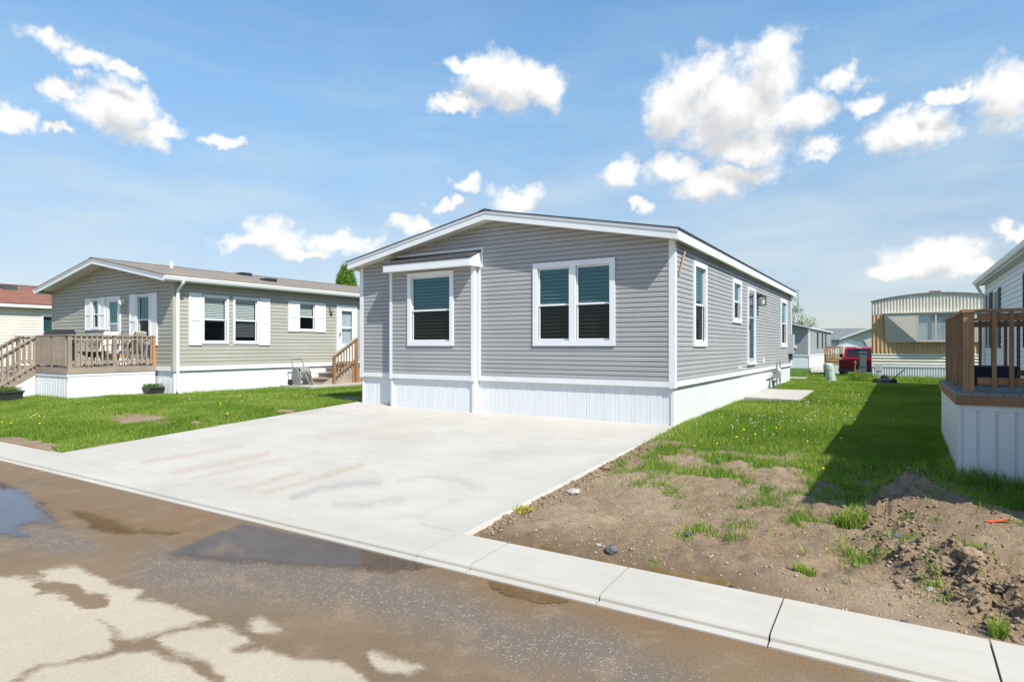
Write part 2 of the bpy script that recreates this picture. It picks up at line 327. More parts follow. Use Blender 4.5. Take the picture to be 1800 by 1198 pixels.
# ------------------------------------------------------------------ mesh helpers
COL = scene.collection
class MB:
    def __init__(s): s.v = []; s.f = []
    def add(s, vs, fs):
        b = len(s.v); s.v += [tuple(map(float, x)) for x in vs]; s.f += [tuple(i + b for i in f) for f in fs]; return s
    def box(s, x0, x1, y0, y1, z0, z1):
        return s.add([(x0, y0, z0), (x1, y0, z0), (x1, y1, z0), (x0, y1, z0), (x0, y0, z1), (x1, y0, z1), (x1, y1, z1), (x0, y1, z1)],
                     [(0, 3, 2, 1), (4, 5, 6, 7), (0, 1, 5, 4), (1, 2, 6, 5), (2, 3, 7, 6), (3, 0, 4, 7)])
    def hexa(s, p): return s.add(p, [(0, 3, 2, 1), (4, 5, 6, 7), (0, 1, 5, 4), (1, 2, 6, 5), (2, 3, 7, 6), (3, 0, 4, 7)])
    def prism(s, poly, axis, a, b):
        """poly of 2-d points extruded along axis ('x': (y,z), 'y': (x,z), 'z': (x,y)) from a to b"""
        mk = {'x': lambda p, q: (q, p[0], p[1]), 'y': lambda p, q: (p[0], q, p[1]), 'z': lambda p, q: (p[0], p[1], q)}[axis]
        n = len(poly); vs_ = [mk(p, a) for p in poly] + [mk(p, b) for p in poly]
        return s.add(vs_, [tuple(range(n)), tuple(range(2 * n - 1, n - 1, -1))] + [(i, i + n, (i + 1) % n + n, (i + 1) % n) for i in range(n)])
    def bar(s, p, q, wx, wy, up=(0, 0, 1)):
        p = np.array(p, float); q = np.array(q, float); d = q - p; d = d / np.linalg.norm(d); u = np.array(up, float)
        sx = np.cross(d, u)
        if np.linalg.norm(sx) < 1e-4: sx = np.array([1., 0, 0])
        sx /= np.linalg.norm(sx); sy = np.cross(sx, d)
        c = [(-1, -1), (1, -1), (1, 1), (-1, 1)]
        return s.hexa([p + sx * a * wx / 2 + sy * b * wy / 2 for a, b in c] + [q + sx * a * wx / 2 + sy * b * wy / 2 for a, b in c])
    def tube(s, pts, rad, n=8, cap=True):
        pts = [np.array(p, float) for p in pts]; rads = rad if isinstance(rad, (list, tuple)) else [rad] * len(pts)
        vs_ = []; prev = None
        for i, p in enumerate(pts):
            d = (pts[min(i + 1, len(pts) - 1)] - pts[max(i - 1, 0)]); d = d / (np.linalg.norm(d) + 1e-9)
            ref = prev if prev is not None else (np.array([0, 0, 1.]) if abs(d[2]) < .9 else np.array([1., 0, 0]))
            a = np.cross(d, ref); a /= np.linalg.norm(a) + 1e-9; b = np.cross(a, d); prev = b
            vs_ += [p + rads[i] * (math.cos(k * 2 * math.pi / n) * a + math.sin(k * 2 * math.pi / n) * b) for k in range(n)]
        fs = [(i * n + k, i * n + (k + 1) % n, (i + 1) * n + (k + 1) % n, (i + 1) * n + k) for i in range(len(pts) - 1) for k in range(n)]
        if cap: fs += [tuple(range(n - 1, -1, -1)), tuple(range((len(pts) - 1) * n, len(pts) * n))]
        return s.add(vs_, fs)
    def lathe(s, cx, cy, prof, n=16):
        vs_ = [(cx + r * math.cos(k * 2 * math.pi / n), cy + r * math.sin(k * 2 * math.pi / n), z) for r, z in prof for k in range(n)]
        fs = [(i * n + k, i * n + (k + 1) % n, (i + 1) * n + (k + 1) % n, (i + 1) * n + k) for i in range(len(prof) - 1) for k in range(n)]
        fs += [tuple(range(n - 1, -1, -1)), tuple(range((len(prof) - 1) * n, len(prof) * n))]
        return s.add(vs_, fs)
    def xf(s, fn): s.v = [tuple(fn(*v)) for v in s.v]; return s
    def mesh(s, name):
        me = bpy.data.meshes.new(name); me.from_pydata(s.v, [], s.f); me.update(); return me
    def build(s, name, m, parent=None, smooth=False):
        me = s.mesh(name); me.materials.append(M[m])
        if smooth: me.polygons.foreach_set('use_smooth', [True] * len(me.polygons))
        return link(name, me, parent)
def link(name, me, parent=None, loc=None):
    o = bpy.data.objects.new(name, me); COL.objects.link(o)
    if parent is not None:
        o.parent = parent
        rt = parent
        while rt.parent is not None: rt = rt.parent
        if parent is rt: o.matrix_parent_inverse = Matrix.Translation([-x for x in rt.location])
    if loc is not None: o.location = loc
    return o
def thing(name, loc, label, cat, group=None):
    o = bpy.data.objects.new(name, None); COL.objects.link(o); o.location = loc; o.empty_display_size = .2
    tag(o, label, cat, group); return o
def tag(o, label=None, cat=None, group=None, kind=None):
    if label: o['label'] = label
    if cat: o['category'] = cat
    if group: o['group'] = group
    if kind: o['kind'] = kind
    return o
def struct(o, label=None): o['kind'] = 'structure'; 
def np_mesh(name, v, f, m, parent=None, colors=None, attr='stain', smooth=False):
    v = np.asarray(v, np.float32); f = np.asarray(f, np.int32); me = bpy.data.meshes.new(name); k = f.shape[1]
    me.vertices.add(len(v)); me.vertices.foreach_set('co', v.ravel())
    me.loops.add(f.size); me.loops.foreach_set('vertex_index', f.ravel())
    me.polygons.add(len(f)); me.polygons.foreach_set('loop_start', np.arange(0, f.size, k, dtype=np.int32)); me.polygons.foreach_set('loop_total', np.full(len(f), k, np.int32))
    if smooth: me.polygons.foreach_set('use_smooth', np.ones(len(f), bool))
    me.update(calc_edges=True)
    if colors is not None:
        ca = me.color_attributes.new(attr, 'FLOAT_COLOR', 'POINT'); cc = np.ones((len(v), 4), np.float32); cc[:, :colors.shape[1]] = colors
        ca.data.foreach_set('color', cc.ravel())
    me.materials.append(M[m]); return link(name, me, parent)
def sstep(a, b, x): q = np.clip((np.asarray(x, float) - a) / (b - a), 0, 1); return q * q * (3 - 2 * q)
# value noise for terrain relief
_perm = np.random.default_rng(3).random((64, 64, ))
def vnoise(x, y):
    xi = np.floor(x).astype(int); yi = np.floor(y).astype(int); fx = x - xi; fy = y - yi
    fx = fx * fx * (3 - 2 * fx); fy = fy * fy * (3 - 2 * fy)
    g = lambda i, j: _perm[i % 64, j % 64]
    return (g(xi, yi) * (1 - fx) + g(xi + 1, yi) * fx) * (1 - fy) + (g(xi, yi + 1) * (1 - fx) + g(xi + 1, yi + 1) * fx) * fy - .5
def fbm(x, y, oct=5, gain=.55):
    s_ = 0; a_ = 1.
    for k in range(oct): s_ = s_ + a_ * vnoise(x * 2 ** k + 17.3 * k, y * 2 ** k + 5.1 * k); a_ *= gain
    return s_
def sdf_poly(px, py, poly):
    """signed distance (negative inside) from points to a polygon, all in photo pixels"""
    P_ = np.array(poly, float); d = np.full(px.shape, 1e9); ins = np.zeros(px.shape, bool); n = len(P_)
    for i in range(n):
        a_, b_ = P_[i], P_[(i + 1) % n]; e = b_ - a_; wx, wy = px - a_[0], py - a_[1]
        q = np.clip((wx * e[0] + wy * e[1]) / (e @ e + 1e-9), 0, 1); d = np.minimum(d, np.hypot(wx - q * e[0], wy - q * e[1]))
        c_ = (a_[1] > py) != (b_[1] > py)
        xi = a_[0] + (py - a_[1]) / (e[1] if abs(e[1]) > 1e-9 else 1e-9) * e[0]
        ins ^= c_ & (px < xi)
    return np.where(ins, -d, d)
def d_line(px, py, line):
    P_ = np.array(line, float); d = np.full(px.shape, 1e9)
    for a_, b_ in zip(P_[:-1], P_[1:]):
        e = b_ - a_; wx, wy = px - a_[0], py - a_[1]; q = np.clip((wx * e[0] + wy * e[1]) / (e @ e + 1e-9), 0, 1)
        d = np.minimum(d, np.hypot(wx - q * e[0], wy - q * e[1]))
    return d
# ------------------------------------------------------------------ ground, street, driveway, kerb
KERB_IN, KERB_OUT = -6.32, -6.88          # y of the kerb's two edges
Z_STREET = -.365
DRV_X0, DRV_X1 = -8.05, 0.02
def drv(x, y): return (.035 * (-x / 7.8)) * np.clip(1 + y / 6.32, 0, 1.05) + .0459 * np.minimum(y, .2)
HUMPS = []                                 # (x, y, radius, height) of the heaped soil
for (px, py, r_, h_) in [(1600, 868, .34, .17), (1640, 880, .40, .13), (1555, 893, .30, .07), (1740, 925, .60, .16), (1690, 900, .5, .14), (1800, 960, .6, .16), (1640, 965, .28, .11), (1700, 985, .28, .15),
                         (1770, 1010, .32, .12), (1340, 935, .5, .05), (1420, 1000, .5, .07), (1330, 990, .35, .05), (1830, 1040, .35, .12), (1590, 930, .2, .08), (1235, 800, .6, .03), (1318, 930, .12, .05), (1325, 950, .12, .06), (1390, 1020, .14, .05), (1400, 1045, .14, .05)]:
    q = onZ(px, py, -.12); HUMPS.append((q[0], q[1], r_, h_))
RIDGE = [onZ(a_, b_, -.1)[:2] for a_, b_ in [(1612, 862), (1560, 885), (1545, 905), (1585, 945), (1640, 975), (1710, 995), (1790, 1030), (1850, 1060)]]
def d_ridge(x, y): return d_line(x, y, RIDGE)
def ground_z(x, y, fine=True):
    x = np.asarray(x, float); y = np.asarray(y, float)
    right = -.025 - .30 * np.clip(-y / 6.32, 0, 1.0)
    left = -.30 * (1 - sstep(-7.2, -3.0, y))
    z = right + (left - right) * sstep(-7.6, -8.6, x)
    z = z + .025 * sstep(-2, 2, y) * sstep(-.5, .5, x) + .10 * sstep(2, 14, y) - .62 * sstep(19.5, 31, y) * sstep(4.5, 1.5, x)
    z = z + .03 * fbm(x * .35, y * .35, 3) * sstep(-6.2, -4, y) * (1 - sstep(-.6, .6, x) * sstep(.3, -.3, y))
    under = sstep(DRV_X0 - .04, DRV_X0 + .1, x) * sstep(DRV_X1 + .02, DRV_X1 - .1, x) * sstep(.75, .55, y)
    z = z * (1 - under) + (drv(x, y) - .13) * under
    edge = sstep(-8.6, -8.1, x) * sstep(-7.9, -8.05, x) * sstep(.9, .4, y)
    z = z * (1 - edge) + (drv(x, y) - .015) * edge
    dirt = sstep(.0, .1, x) * sstep(-1.0, -2.0, y)
    hs = 0
    for (hx, hy_, r_, h_) in HUMPS: hs = hs + .72 * h_ * np.exp(-((x - hx) ** 2 + (y - hy_) ** 2) / (r_ * r_))
    fade = sstep(KERB_IN + .03, KERB_IN + .5, y)
    z = z + np.minimum(hs, .24) * fade * sstep(.0, .3, x)
    if fine:
        rg = np.exp(-(d_ridge(x, y) / .26) ** 2); rough = sstep(3.2, 4.0, x) * sstep(-4.4, -5.2, y) + sstep(-.06, .12, fbm(x * .8 + 4, y * .8, 3)) * .35
        z = z + dirt * fade * (.05 * fbm(x * 1.5, y * 1.5, 4, .6) + (.027 + .115 * rg + .055 * rough) * fbm(x * 7, y * 7, 5, .7) + .09 * rg * np.abs(fbm(x * 4 + 9, y * 4, 3)))
    # shallow trough that holds water behind the kerb
    z = z - .03 * dirt * np.exp(-((y + 6.22) / .14) ** 2) * sstep(2.6, 1.8, x)
    z = np.where(y < KERB_IN - .04, -.62, z)
    return z
PATCH = [(1230, 905, 34, 17), (1500, 893, 30, 20), (1415, 975, 16, 10), (1090, 815, 16, 7), (1180, 800, 28, 10), (1300, 895, 30, 9), (1130, 782, 20, 9), (1640, 1000, 18, 7),
         (1145, 838, 22, 8), (1265, 830, 60, 16), (1210, 833, 30, 11), (1350, 860, 28, 10), (1420, 855, 25, 10), (1755, 1100, 9, 9), (1645, 1028, 14, 8)]
DENSE = [(1183, 752), (1200, 772), (1255, 788), (1300, 798), (1350, 818), (1400, 832), (1440, 836), (1455, 850), (1500, 862), (1560, 860), (1590, 848), (1640, 850), (1690, 850), (1720, 872), (1800, 885), (2400, 960), (2400, 560), (1380, 560), (1300, 690), (1183, 745)]
def grass_amount(x, y):
    """0..1 where turf grows"""
    z = ground_z(x, y, False); px, py = to_px(x, y, z)
    n_ = fbm(x * 2.3, y * 2.3, 4, .6)
    sd = sdf_poly(px, py, DENSE)
    r_ = np.clip(np.where(sd < 10, .62 - sd / 46, .40 - (sd - 10) / 190) + n_ * 1.25, 0, 1)
    for (a_, b_, c_, d_) in PATCH:
        q = 1 - np.hypot((px - a_) / c_, (py - b_) / d_); r_ = np.maximum(r_, .75 * np.clip(q * .9 + .12 + n_ * 1.5, 0, 1) * (q > -.5))
    front = (y < -1.2); r_ = np.where(front, r_, 1.0)
    l_ = np.clip(1.6 + 1.2 * n_, 0, 1)
    for (a_, b_, c_, d_) in [(240, 735, 62, 12), (500, 723, 22, 4), (345, 742, 10, 4), (70, 782, 40, 6), (20, 772, 30, 5), (620, 700, 30, 5), (560, 697, 50, 2.5)]:
        q = np.hypot((px - a_) / c_, (py - b_) / d_); l_ = np.minimum(l_, np.clip((q - .72) * 2 + n_ * 1.3, .0, 1))
    l_ = np.where((x > -8.35) & (y < -.4), np.minimum(l_, np.clip((DRV_X0 - x) / .16 + n_, 0, 1)), l_)
    g_ = np.where(x > -3, r_, l_)
    g_ = np.where(y < KERB_IN + .05, 0, g_)
    return g_
def grid(xs, ys): X_, Y_ = np.meshgrid(xs, ys, indexing='ij'); nx, ny = len(xs), len(ys); i = np.arange((nx - 1) * ny).reshape(nx - 1, ny)[:, :-1].ravel(); return X_.ravel(), Y_.ravel(), np.stack([i, i + ny, i + ny + 1, i + 1], 1)
far = np.array([30, 60, 120, 250, 600, 1500.])
xs = np.concatenate([-26 - far[::-1] , np.arange(-26, -8.6, .3), np.arange(-8.6, -7.8, .1), np.arange(-7.8, -.1, .5), np.arange(-.1, 6.6, .032), np.arange(6.6, 14, .4), 14 + far])
ys = np.concatenate([-20 - far[::-1], [-16, -12, -9, -7.2, KERB_IN - .06, KERB_IN - .03], np.arange(KERB_IN + .0, -2.2, .032), np.arange(-2.2, 22, .22), np.arange(22, 46, 1.2), 46 + far])
gx, gy, gf = grid(xs, ys)
gz = ground_z(gx, gy); gz = np.where(gy < -12, -.40, gz)
ga = grass_amount(gx, gy)
px_, py_ = to_px(gx, gy, gz)
damp = np.exp(-((gy + 6.3) / .45) ** 2) * sstep(-.1, .1, gx) * sstep(3.4, 2.2, gx)
damp = np.maximum(damp, .7 * np.clip(1 - np.hypot((px_ - 1500) / 60, (py_ - 1075) / 18), 0, 1)); damp = np.maximum(damp, .5 * np.clip(1 - np.hypot((px_ - 1290) / 140, (py_ - 985) / 60), 0, 1) * (gx > 0))
o = np_mesh('ground', np.stack([gx, gy, gz], 1), gf, 'soil', colors=np.stack([ga, damp, 0 * ga], 1), smooth=True); struct(o)

# street with soaked and dry areas
DRYS = [[(-400, 960), (0, 1009), (50, 1019), (72, 1022), (69, 1008), (95, 1000), (126, 995), (153, 1011), (199, 1023), (237, 1034), (252, 1051), (290, 1065), (325, 1078), (362, 1087), (330, 1102), (270, 1117), (240, 1122), (208, 1112), (184, 1098), (165, 1092), (190, 1108), (200, 1128), (150, 1148), (70, 1176), (25, 1198), (-100, 1300), (-900, 1300)],
        [(45, 1198), (90, 1174), (160, 1154), (215, 1140), (240, 1144), (275, 1150), (306, 1160), (322, 1162), (345, 1178), (362, 1198), (500, 1700), (-1500, 1700)],
        [(275, 1124), (340, 1108), (390, 1098), (420, 1106), (447, 1122), (414, 1136), (408, 1146), (430, 1146), (470, 1137), (540, 1158), (600, 1165), (645, 1198), (760, 1700), (420, 1700), (388, 1198), (365, 1158), (330, 1152), (310, 1148), (285, 1136)],
        [(440, 1090), (470, 1088), (498, 1102), (470, 1106), (440, 1100)],
        [(645, 1148), (685, 1152), (730, 1168), (758, 1177), (715, 1186), (650, 1170)]]
sx_ = np.concatenate([-30 - far[::-1], np.arange(-30, -10, .6), np.arange(-10, 6, .03), np.arange(6, 20, .6), 20 + far]); sy_ = np.concatenate([[-14.5, -13.5, -12.5], np.arange(-12, KERB_OUT + .02, .03)])
hx, hy2, hf = grid(sx_, sy_); hz = np.full(hx.shape, Z_STREET)
dp = fbm(hx * .5, hy2 * .5, 3) * .006; hz = hz + dp * sstep(KERB_OUT - .05, KERB_OUT - .5, hy2)
ppx, ppy = to_px(hx, hy2, hz); ppx = ppx + 26 * fbm(hx * 3.1, hy2 * 3.1, 5, .62); ppy = ppy + 13 * fbm(hx * 3.1 + 31, hy2 * 3.1, 5, .62)
wetv = np.ones_like(hx)
vis = (hy2 > CAM[1] + .4)
for D in DRYS:
    sd = sdf_poly(ppx, ppy, D); wetv = np.minimum(wetv, .5 + np.clip(sd / 24, -.5, .5))
blot = d_line(ppx, ppy, [(72, 1032), (115, 1040), (153, 1055), (184, 1053)]); wetv = np.maximum(wetv, .5 + np.clip((10 - blot) / 12, -.5, .5))
wetv = np.where(vis, wetv, 0); wetv = wetv * sstep(-60, -30, hx) * sstep(14, 9, hx)
gritv = np.zeros_like(hx)
for ln, wd in [([(290, 1005), (480, 1015), (700, 1045), (820, 1085), (930, 1140)], 55), ([(0, 925), (90, 945), (150, 955)], 25), ([(980, 1120), (1100, 1180), (1200, 1230)], 60)]:
    gritv = np.maximum(gritv, np.clip(1.3 - d_line(ppx, ppy, ln) / wd, 0, 1))
muck = np.clip(np.clip(1.3 - d_line(ppx, ppy, [(100, 890), (250, 930), (350, 930)]) / 40, 0, 1) + np.clip(1.2 - d_line(ppx, ppy, [(650, 975), (900, 1035), (1150, 1085), (1500, 1150)]) / 45, 0, 1) + np.clip(1 - d_line(ppx, ppy, [(0, 815), (200, 850), (400, 905)]) / 30, 0, 1) * .6, 0, 1)
o = np_mesh('street', np.stack([hx, hy2, hz], 1), hf, 'asphalt', colors=np.stack([wetv, muck, gritv], 1), smooth=True); struct(o)

# standing water, one sheet for each puddle
PUD = [('water_sky_tint', Z_STREET + .007, [(-80, 826), (0, 842), (45, 852), (80, 872), (112, 905), (128, 924), (90, 930), (58, 922), (76, 940), (40, 950), (0, 946), (-80, 940)]),
       ('water_brown', Z_STREET + .006, [(92, 880), (130, 890), (200, 905), (252, 924), (318, 930), (350, 926), (300, 946), (236, 941), (190, 940), (150, 930), (118, 912)]),
       ('water_muddy', Z_STREET + .007, [(425, 917), (540, 940), (640, 962), (720, 976), (792, 994), (742, 1000), (684, 1012), (622, 1006), (520, 1002), (430, 994), (340, 988), (282, 986), (280, 970), (330, 950), (385, 930)]),
       ('water_brown', Z_STREET + .007, [(846, 1009), (900, 1020), (960, 1033), (1012, 1046), (1000, 1060), (940, 1062), (890, 1050), (858, 1030)]),
       ('water_brown', -.302, [(896, 950), (960, 956), (1000, 972), (1060, 982), (1110, 992), (1170, 996), (1260, 1010), (1300, 1028), (1240, 1040), (1080, 1010), (930, 975), (880, 962)])]
for mname, z, poly in PUD:
    P_ = np.array([onZ(a_, b_, z)[:2] for a_, b_ in poly]); lo_, hi_ = P_.min(0), P_.max(0); st = .03
    ux = np.arange(lo_[0], hi_[0] + st, st); uy = np.arange(lo_[1], hi_[1] + st, st); wx, wy, wf2 = grid(ux, uy)
    sd = sdf_poly(wx, wy, P_); okv = sd < .0
    okv &= (wy < KERB_OUT - .07) if z < -.33 else (wy > KERB_IN + .004)
    keep = okv[wf2].all(1); used = np.unique(wf2[keep]); remap = np.full(len(wx), -1); remap[used] = np.arange(len(used))
    dep = np.clip(-sd[used] / .34, 0, 1)
    kerb_side = (wy[used] > KERB_OUT - .25) if z < -.33 else (wy[used] < KERB_IN + .15)
    dep = np.where(kerb_side, np.maximum(dep, .45 if z < -.33 else .8), dep)
    o = np_mesh('puddle', np.stack([wx[used], wy[used], np.full(len(used), z)], 1), remap[wf2[keep]], mname, colors=np.stack([dep, dep, dep], 1)); struct(o)

# driveway slab
dx_ = np.linspace(DRV_X0, DRV_X1, 270); dy_ = np.linspace(KERB_IN + .006, .62, 230)
ax_, ay_, af = grid(dx_, dy_); az_ = drv(ax_, ay_)
qx, qy = to_px(ax_, ay_, az_)
brown = np.zeros_like(ax_); dark = np.zeros_like(ax_)
for ln, wd, st in [([(395, 866), (470, 846), (530, 828)], 5, .5), ([(440, 872), (540, 846), (636, 816)], 5, .5), ([(250, 812), (340, 798), (425, 782)], 4, .45), ([(300, 832), (400, 812), (470, 797)], 5, .5), ([(330, 842), (420, 822), (500, 805)], 4, .35),
                   ([(560, 770), (650, 752), (720, 742)], 5, .22), ([(700, 928), (760, 930), (800, 936)], 5, .3), ([(600, 775), (760, 762)], 6, .15), ([(360, 850), (450, 838)], 8, .25), ([(480, 815), (560, 795)], 5, .25)]:
    brown = np.maximum(brown, st * np.exp(-(d_line(qx, qy, ln) / wd) ** 2))
for ln, wd, st in [([(560, 905), (520, 902), (504, 890), (515, 874), (560, 858), (610, 850), (665, 847)], 6, .34), ([(700, 845), (760, 836), (820, 845), (850, 860)], 5, .16), ([(590, 888), (640, 888), (690, 878), (710, 876)], 7, .22), ([(560, 905), (650, 915), (740, 905), (800, 880)], 6, .12), ([(800, 838), (835, 860)], 5, .2),
                   ([(870, 800), (1000, 792), (1100, 790)], 9, .14), ([(740, 920), (790, 932)], 3, .3)]:
    dark = np.maximum(dark, min(.6, st * 1.6) * np.exp(-(d_line(qx, qy, ln) / wd) ** 2))
rim = np.exp(-((ax_ - DRV_X1) / .22) ** 2) * .16; dark = np.maximum(dark, rim)
patch = ((ay_ > -2.0) & (ay_ < -1.1) & (ax_ < -7.55)) * .35; dark = np.maximum(dark, patch)
nv = len(ax_); V = np.stack([ax_, ay_, az_], 1); F_ = [tuple(f) for f in af]
nx_, ny_ = len(dx_), len(dy_)
loop = [i * ny_ for i in range(nx_)] + [(nx_ - 1) * ny_ + j for j in range(1, ny_)] + [i * ny_ + ny_ - 1 for i in range(nx_ - 2, -1, -1)] + [j for j in range(ny_ - 2, 0, -1)]
low_ = V[loop].copy(); low_[:, 2] -= .16
V2 = np.concatenate([V, low_]); n_ = len(loop)
side = np.array([(loop[i], nv + i, nv + (i + 1) % n_, loop[(i + 1) % n_]) for i in range(n_)])
st_ = np.concatenate([np.stack([brown, dark, 0 * dark], 1), np.stack([np.full(n_, .25), np.full(n_, .1), np.zeros(n_)], 1)])
o = np_mesh('driveway', V2, np.concatenate([af, side]), 'concrete', colors=st_); struct(o)

# kerb: precast lengths with open joints, a rounded street edge and a low lip
kerb = bpy.data.objects.new('kerb', None); COL.objects.link(kerb); kerb.location = (0, KERB_OUT, Z_STREET); struct(kerb)
prof = [(KERB_OUT - .07, -.5), (KERB_OUT - .07, -.353), (KERB_OUT - .002, -.350), (KERB_OUT, -.330), (KERB_OUT + .012, -.316), (KERB_OUT + .05, -.310), (KERB_IN, -.288), (KERB_IN, -.5)]
joints = [-60, -45, -34, -26, -20, -15.5, -11.8, -8.4, -4.2, -.06] + [.49 + 1.115 * k for k in range(0, 4)] + [5.0, 6.2, 7.5, 10, 14, 20, 40]
for a_, b_ in zip(joints[:-1], joints[1:]):
    m_ = MB(); dz = random.uniform(-.002, .002); m_.prism([(y, z + (dz if z > -.4 else 0)) for y, z in prof], 'x', a_ + .006, b_ - .006); m_.build('kerb_section', 'concrete_kerb', kerb)
# small slabs
def slab(name, pts, z, th, m):
    o = MB().prism(pts, 'z', z - th, z).build(name, m); struct(o); return o
slab('side_pad', [(.06, 5.75), (1.36, 5.62), (1.30, 9.45), (.06, 9.35)], .115, .15, 'concrete_old')
slab('rear_pad', [(-.35, 15.6), (.35, 15.6), (.35, 16.6), (-.35, 16.6)], .17, .15, 'concrete_old')
slab('step_path', [(-14.25, 2.55), (-12.75, 2.6), (-12.6, 6.6), (-14.25, 6.6)], .115, .15, 'concrete_old')
q0 = onZ(1423, 652, -.45); q1 = onZ(1478, 652, -.45); q2 = onZ(1478, 643, -.45); q3 = onZ(1432, 641, -.45)
slab('far_pad', [q[:2] for q in (q0, q1, q2, q3)], -.40, .2, 'concrete')
# ------------------------------------------------------------------ building blocks
class W:
    """a wall plane: origin, direction along the wall, outward direction"""
    def __init__(s, ox, oy, u, n): s.o = (ox, oy); s.u = u; s.n = n
    def p(s, u, z, out=0.): return (s.o[0] + s.u[0] * u + s.n[0] * out, s.o[1] + s.u[1] * u + s.n[1] * out, z)
    def box(s, m, u0, u1, z0, z1, a, b):
        m.hexa([s.p(u0, z0, b), s.p(u1, z0, b), s.p(u1, z0, a), s.p(u0, z0, a), s.p(u0, z1, b), s.p(u1, z1, b), s.p(u1, z1, a), s.p(u0, z1, a)]); return m
def clip_convex(poly, clip):
    out = poly
    n = len(clip)
    for i in range(n):
        a_, b_ = clip[i], clip[(i + 1) % n]; inp = out; out = []
        f = lambda p: (b_[0] - a_[0]) * (p[1] - a_[1]) - (b_[1] - a_[1]) * (p[0] - a_[0])
        for j in range(len(inp)):
            p, q = inp[j], inp[(j + 1) % len(inp)]; fp, fq = f(p), f(q)
            if fp >= -1e-9: out.append(p)
            if (fp > 1e-9 and fq < -1e-9) or (fp < -1e-9 and fq > 1e-9):
                t_ = fp / (fp - fq); out.append((p[0] + t_ * (q[0] - p[0]), p[1] + t_ * (q[1] - p[1])))
        if len(out) < 3: return []
    return out
def cells(u0, u1, z0, z1, ops):
    us = sorted({u0, u1} | {x for o_ in ops for x in (o_[0], o_[1]) if u0 < x < u1}); res = []
    for a_, b_ in zip(us[:-1], us[1:]):
        zs = sorted({z0, z1} | {x for o_ in ops if o_[0] < (a_ + b_) / 2 < o_[1] for x in (o_[2], o_[3]) if z0 < x < z1})
        for c_, d_ in zip(zs[:-1], zs[1:]):
            um, zm = (a_ + b_) / 2, (c_ + d_) / 2
            if not any(o_[0] < um < o_[1] and o_[2] < zm < o_[3] for o_ in ops): res.append((a_, b_, c_, d_))
    return res
def wall_with_boards(parent, wf, u0, u1, z0, ztop, pitch, m, ops=(), gable=None, boards=True):
    gp = gable or [(u0, z0 - 1), (u1, z0 - 1), (u1, ztop), (u0, ztop)]
    zt = max(p[1] for p in gp) if gable else ztop
    mb = MB()
    for (a_, b_, c_, d_) in cells(u0, u1, z0, zt, ops):
        poly = clip_convex([(a_, c_), (b_, c_), (b_, d_), (a_, d_)], gp)
        if poly: mb.add([wf.p(u, z, 0) for u, z in poly], [tuple(range(len(poly)))])
    wall = mb.build('wall', m, parent)
    if not boards: return wall
    k = 0; z = z0
    while z < zt - .01:
        z2 = min(z + pitch, zt); mb = MB(); hi = z + pitch
        zk = z + pitch * .6
        off = lambda q: .023 if q <= zk + 1e-6 else .023 - .020 * (q - zk) / (pitch * .4)       # dutch-lap profile: flat face, sloping shoulder, open bottom edge
        last = None
        for (a_, b_, c_, d_) in cells(u0, u1, z, z2, ops):
            poly = clip_convex([(a_, c_), (b_, c_), (b_, d_), (a_, d_)], gp)
            if not poly: continue
            if last is not None and a_ > last + 1e-6 and mb.f: mb.build('siding_board', m, wall); mb = MB()
            last = max(b_, last or b_)
            for half in ((z - 1, zk), (zk, z + 9)):
                pp = clip_convex(poly, [(u0 - 1, half[0]), (u1 + 1, half[0]), (u1 + 1, half[1]), (u0 - 1, half[1])])
                if len(pp) >= 3 and max(q for _, q in pp) - min(q for _, q in pp) > 1e-5: mb.add([wf.p(u, q, off(q)) for u, q in pp], [tuple(range(len(pp)))])
            lo = [u for u, q in poly if abs(q - z) < 1e-6]
            if len(lo) >= 2: mb.add([wf.p(min(lo), z, .002), wf.p(max(lo), z, .002), wf.p(max(lo), z, off(z)), wf.p(min(lo), z, off(z))], [(0, 1, 2, 3)])
        if mb.f: mb.build('siding_board', m, wall)
        z = hi
    return wall
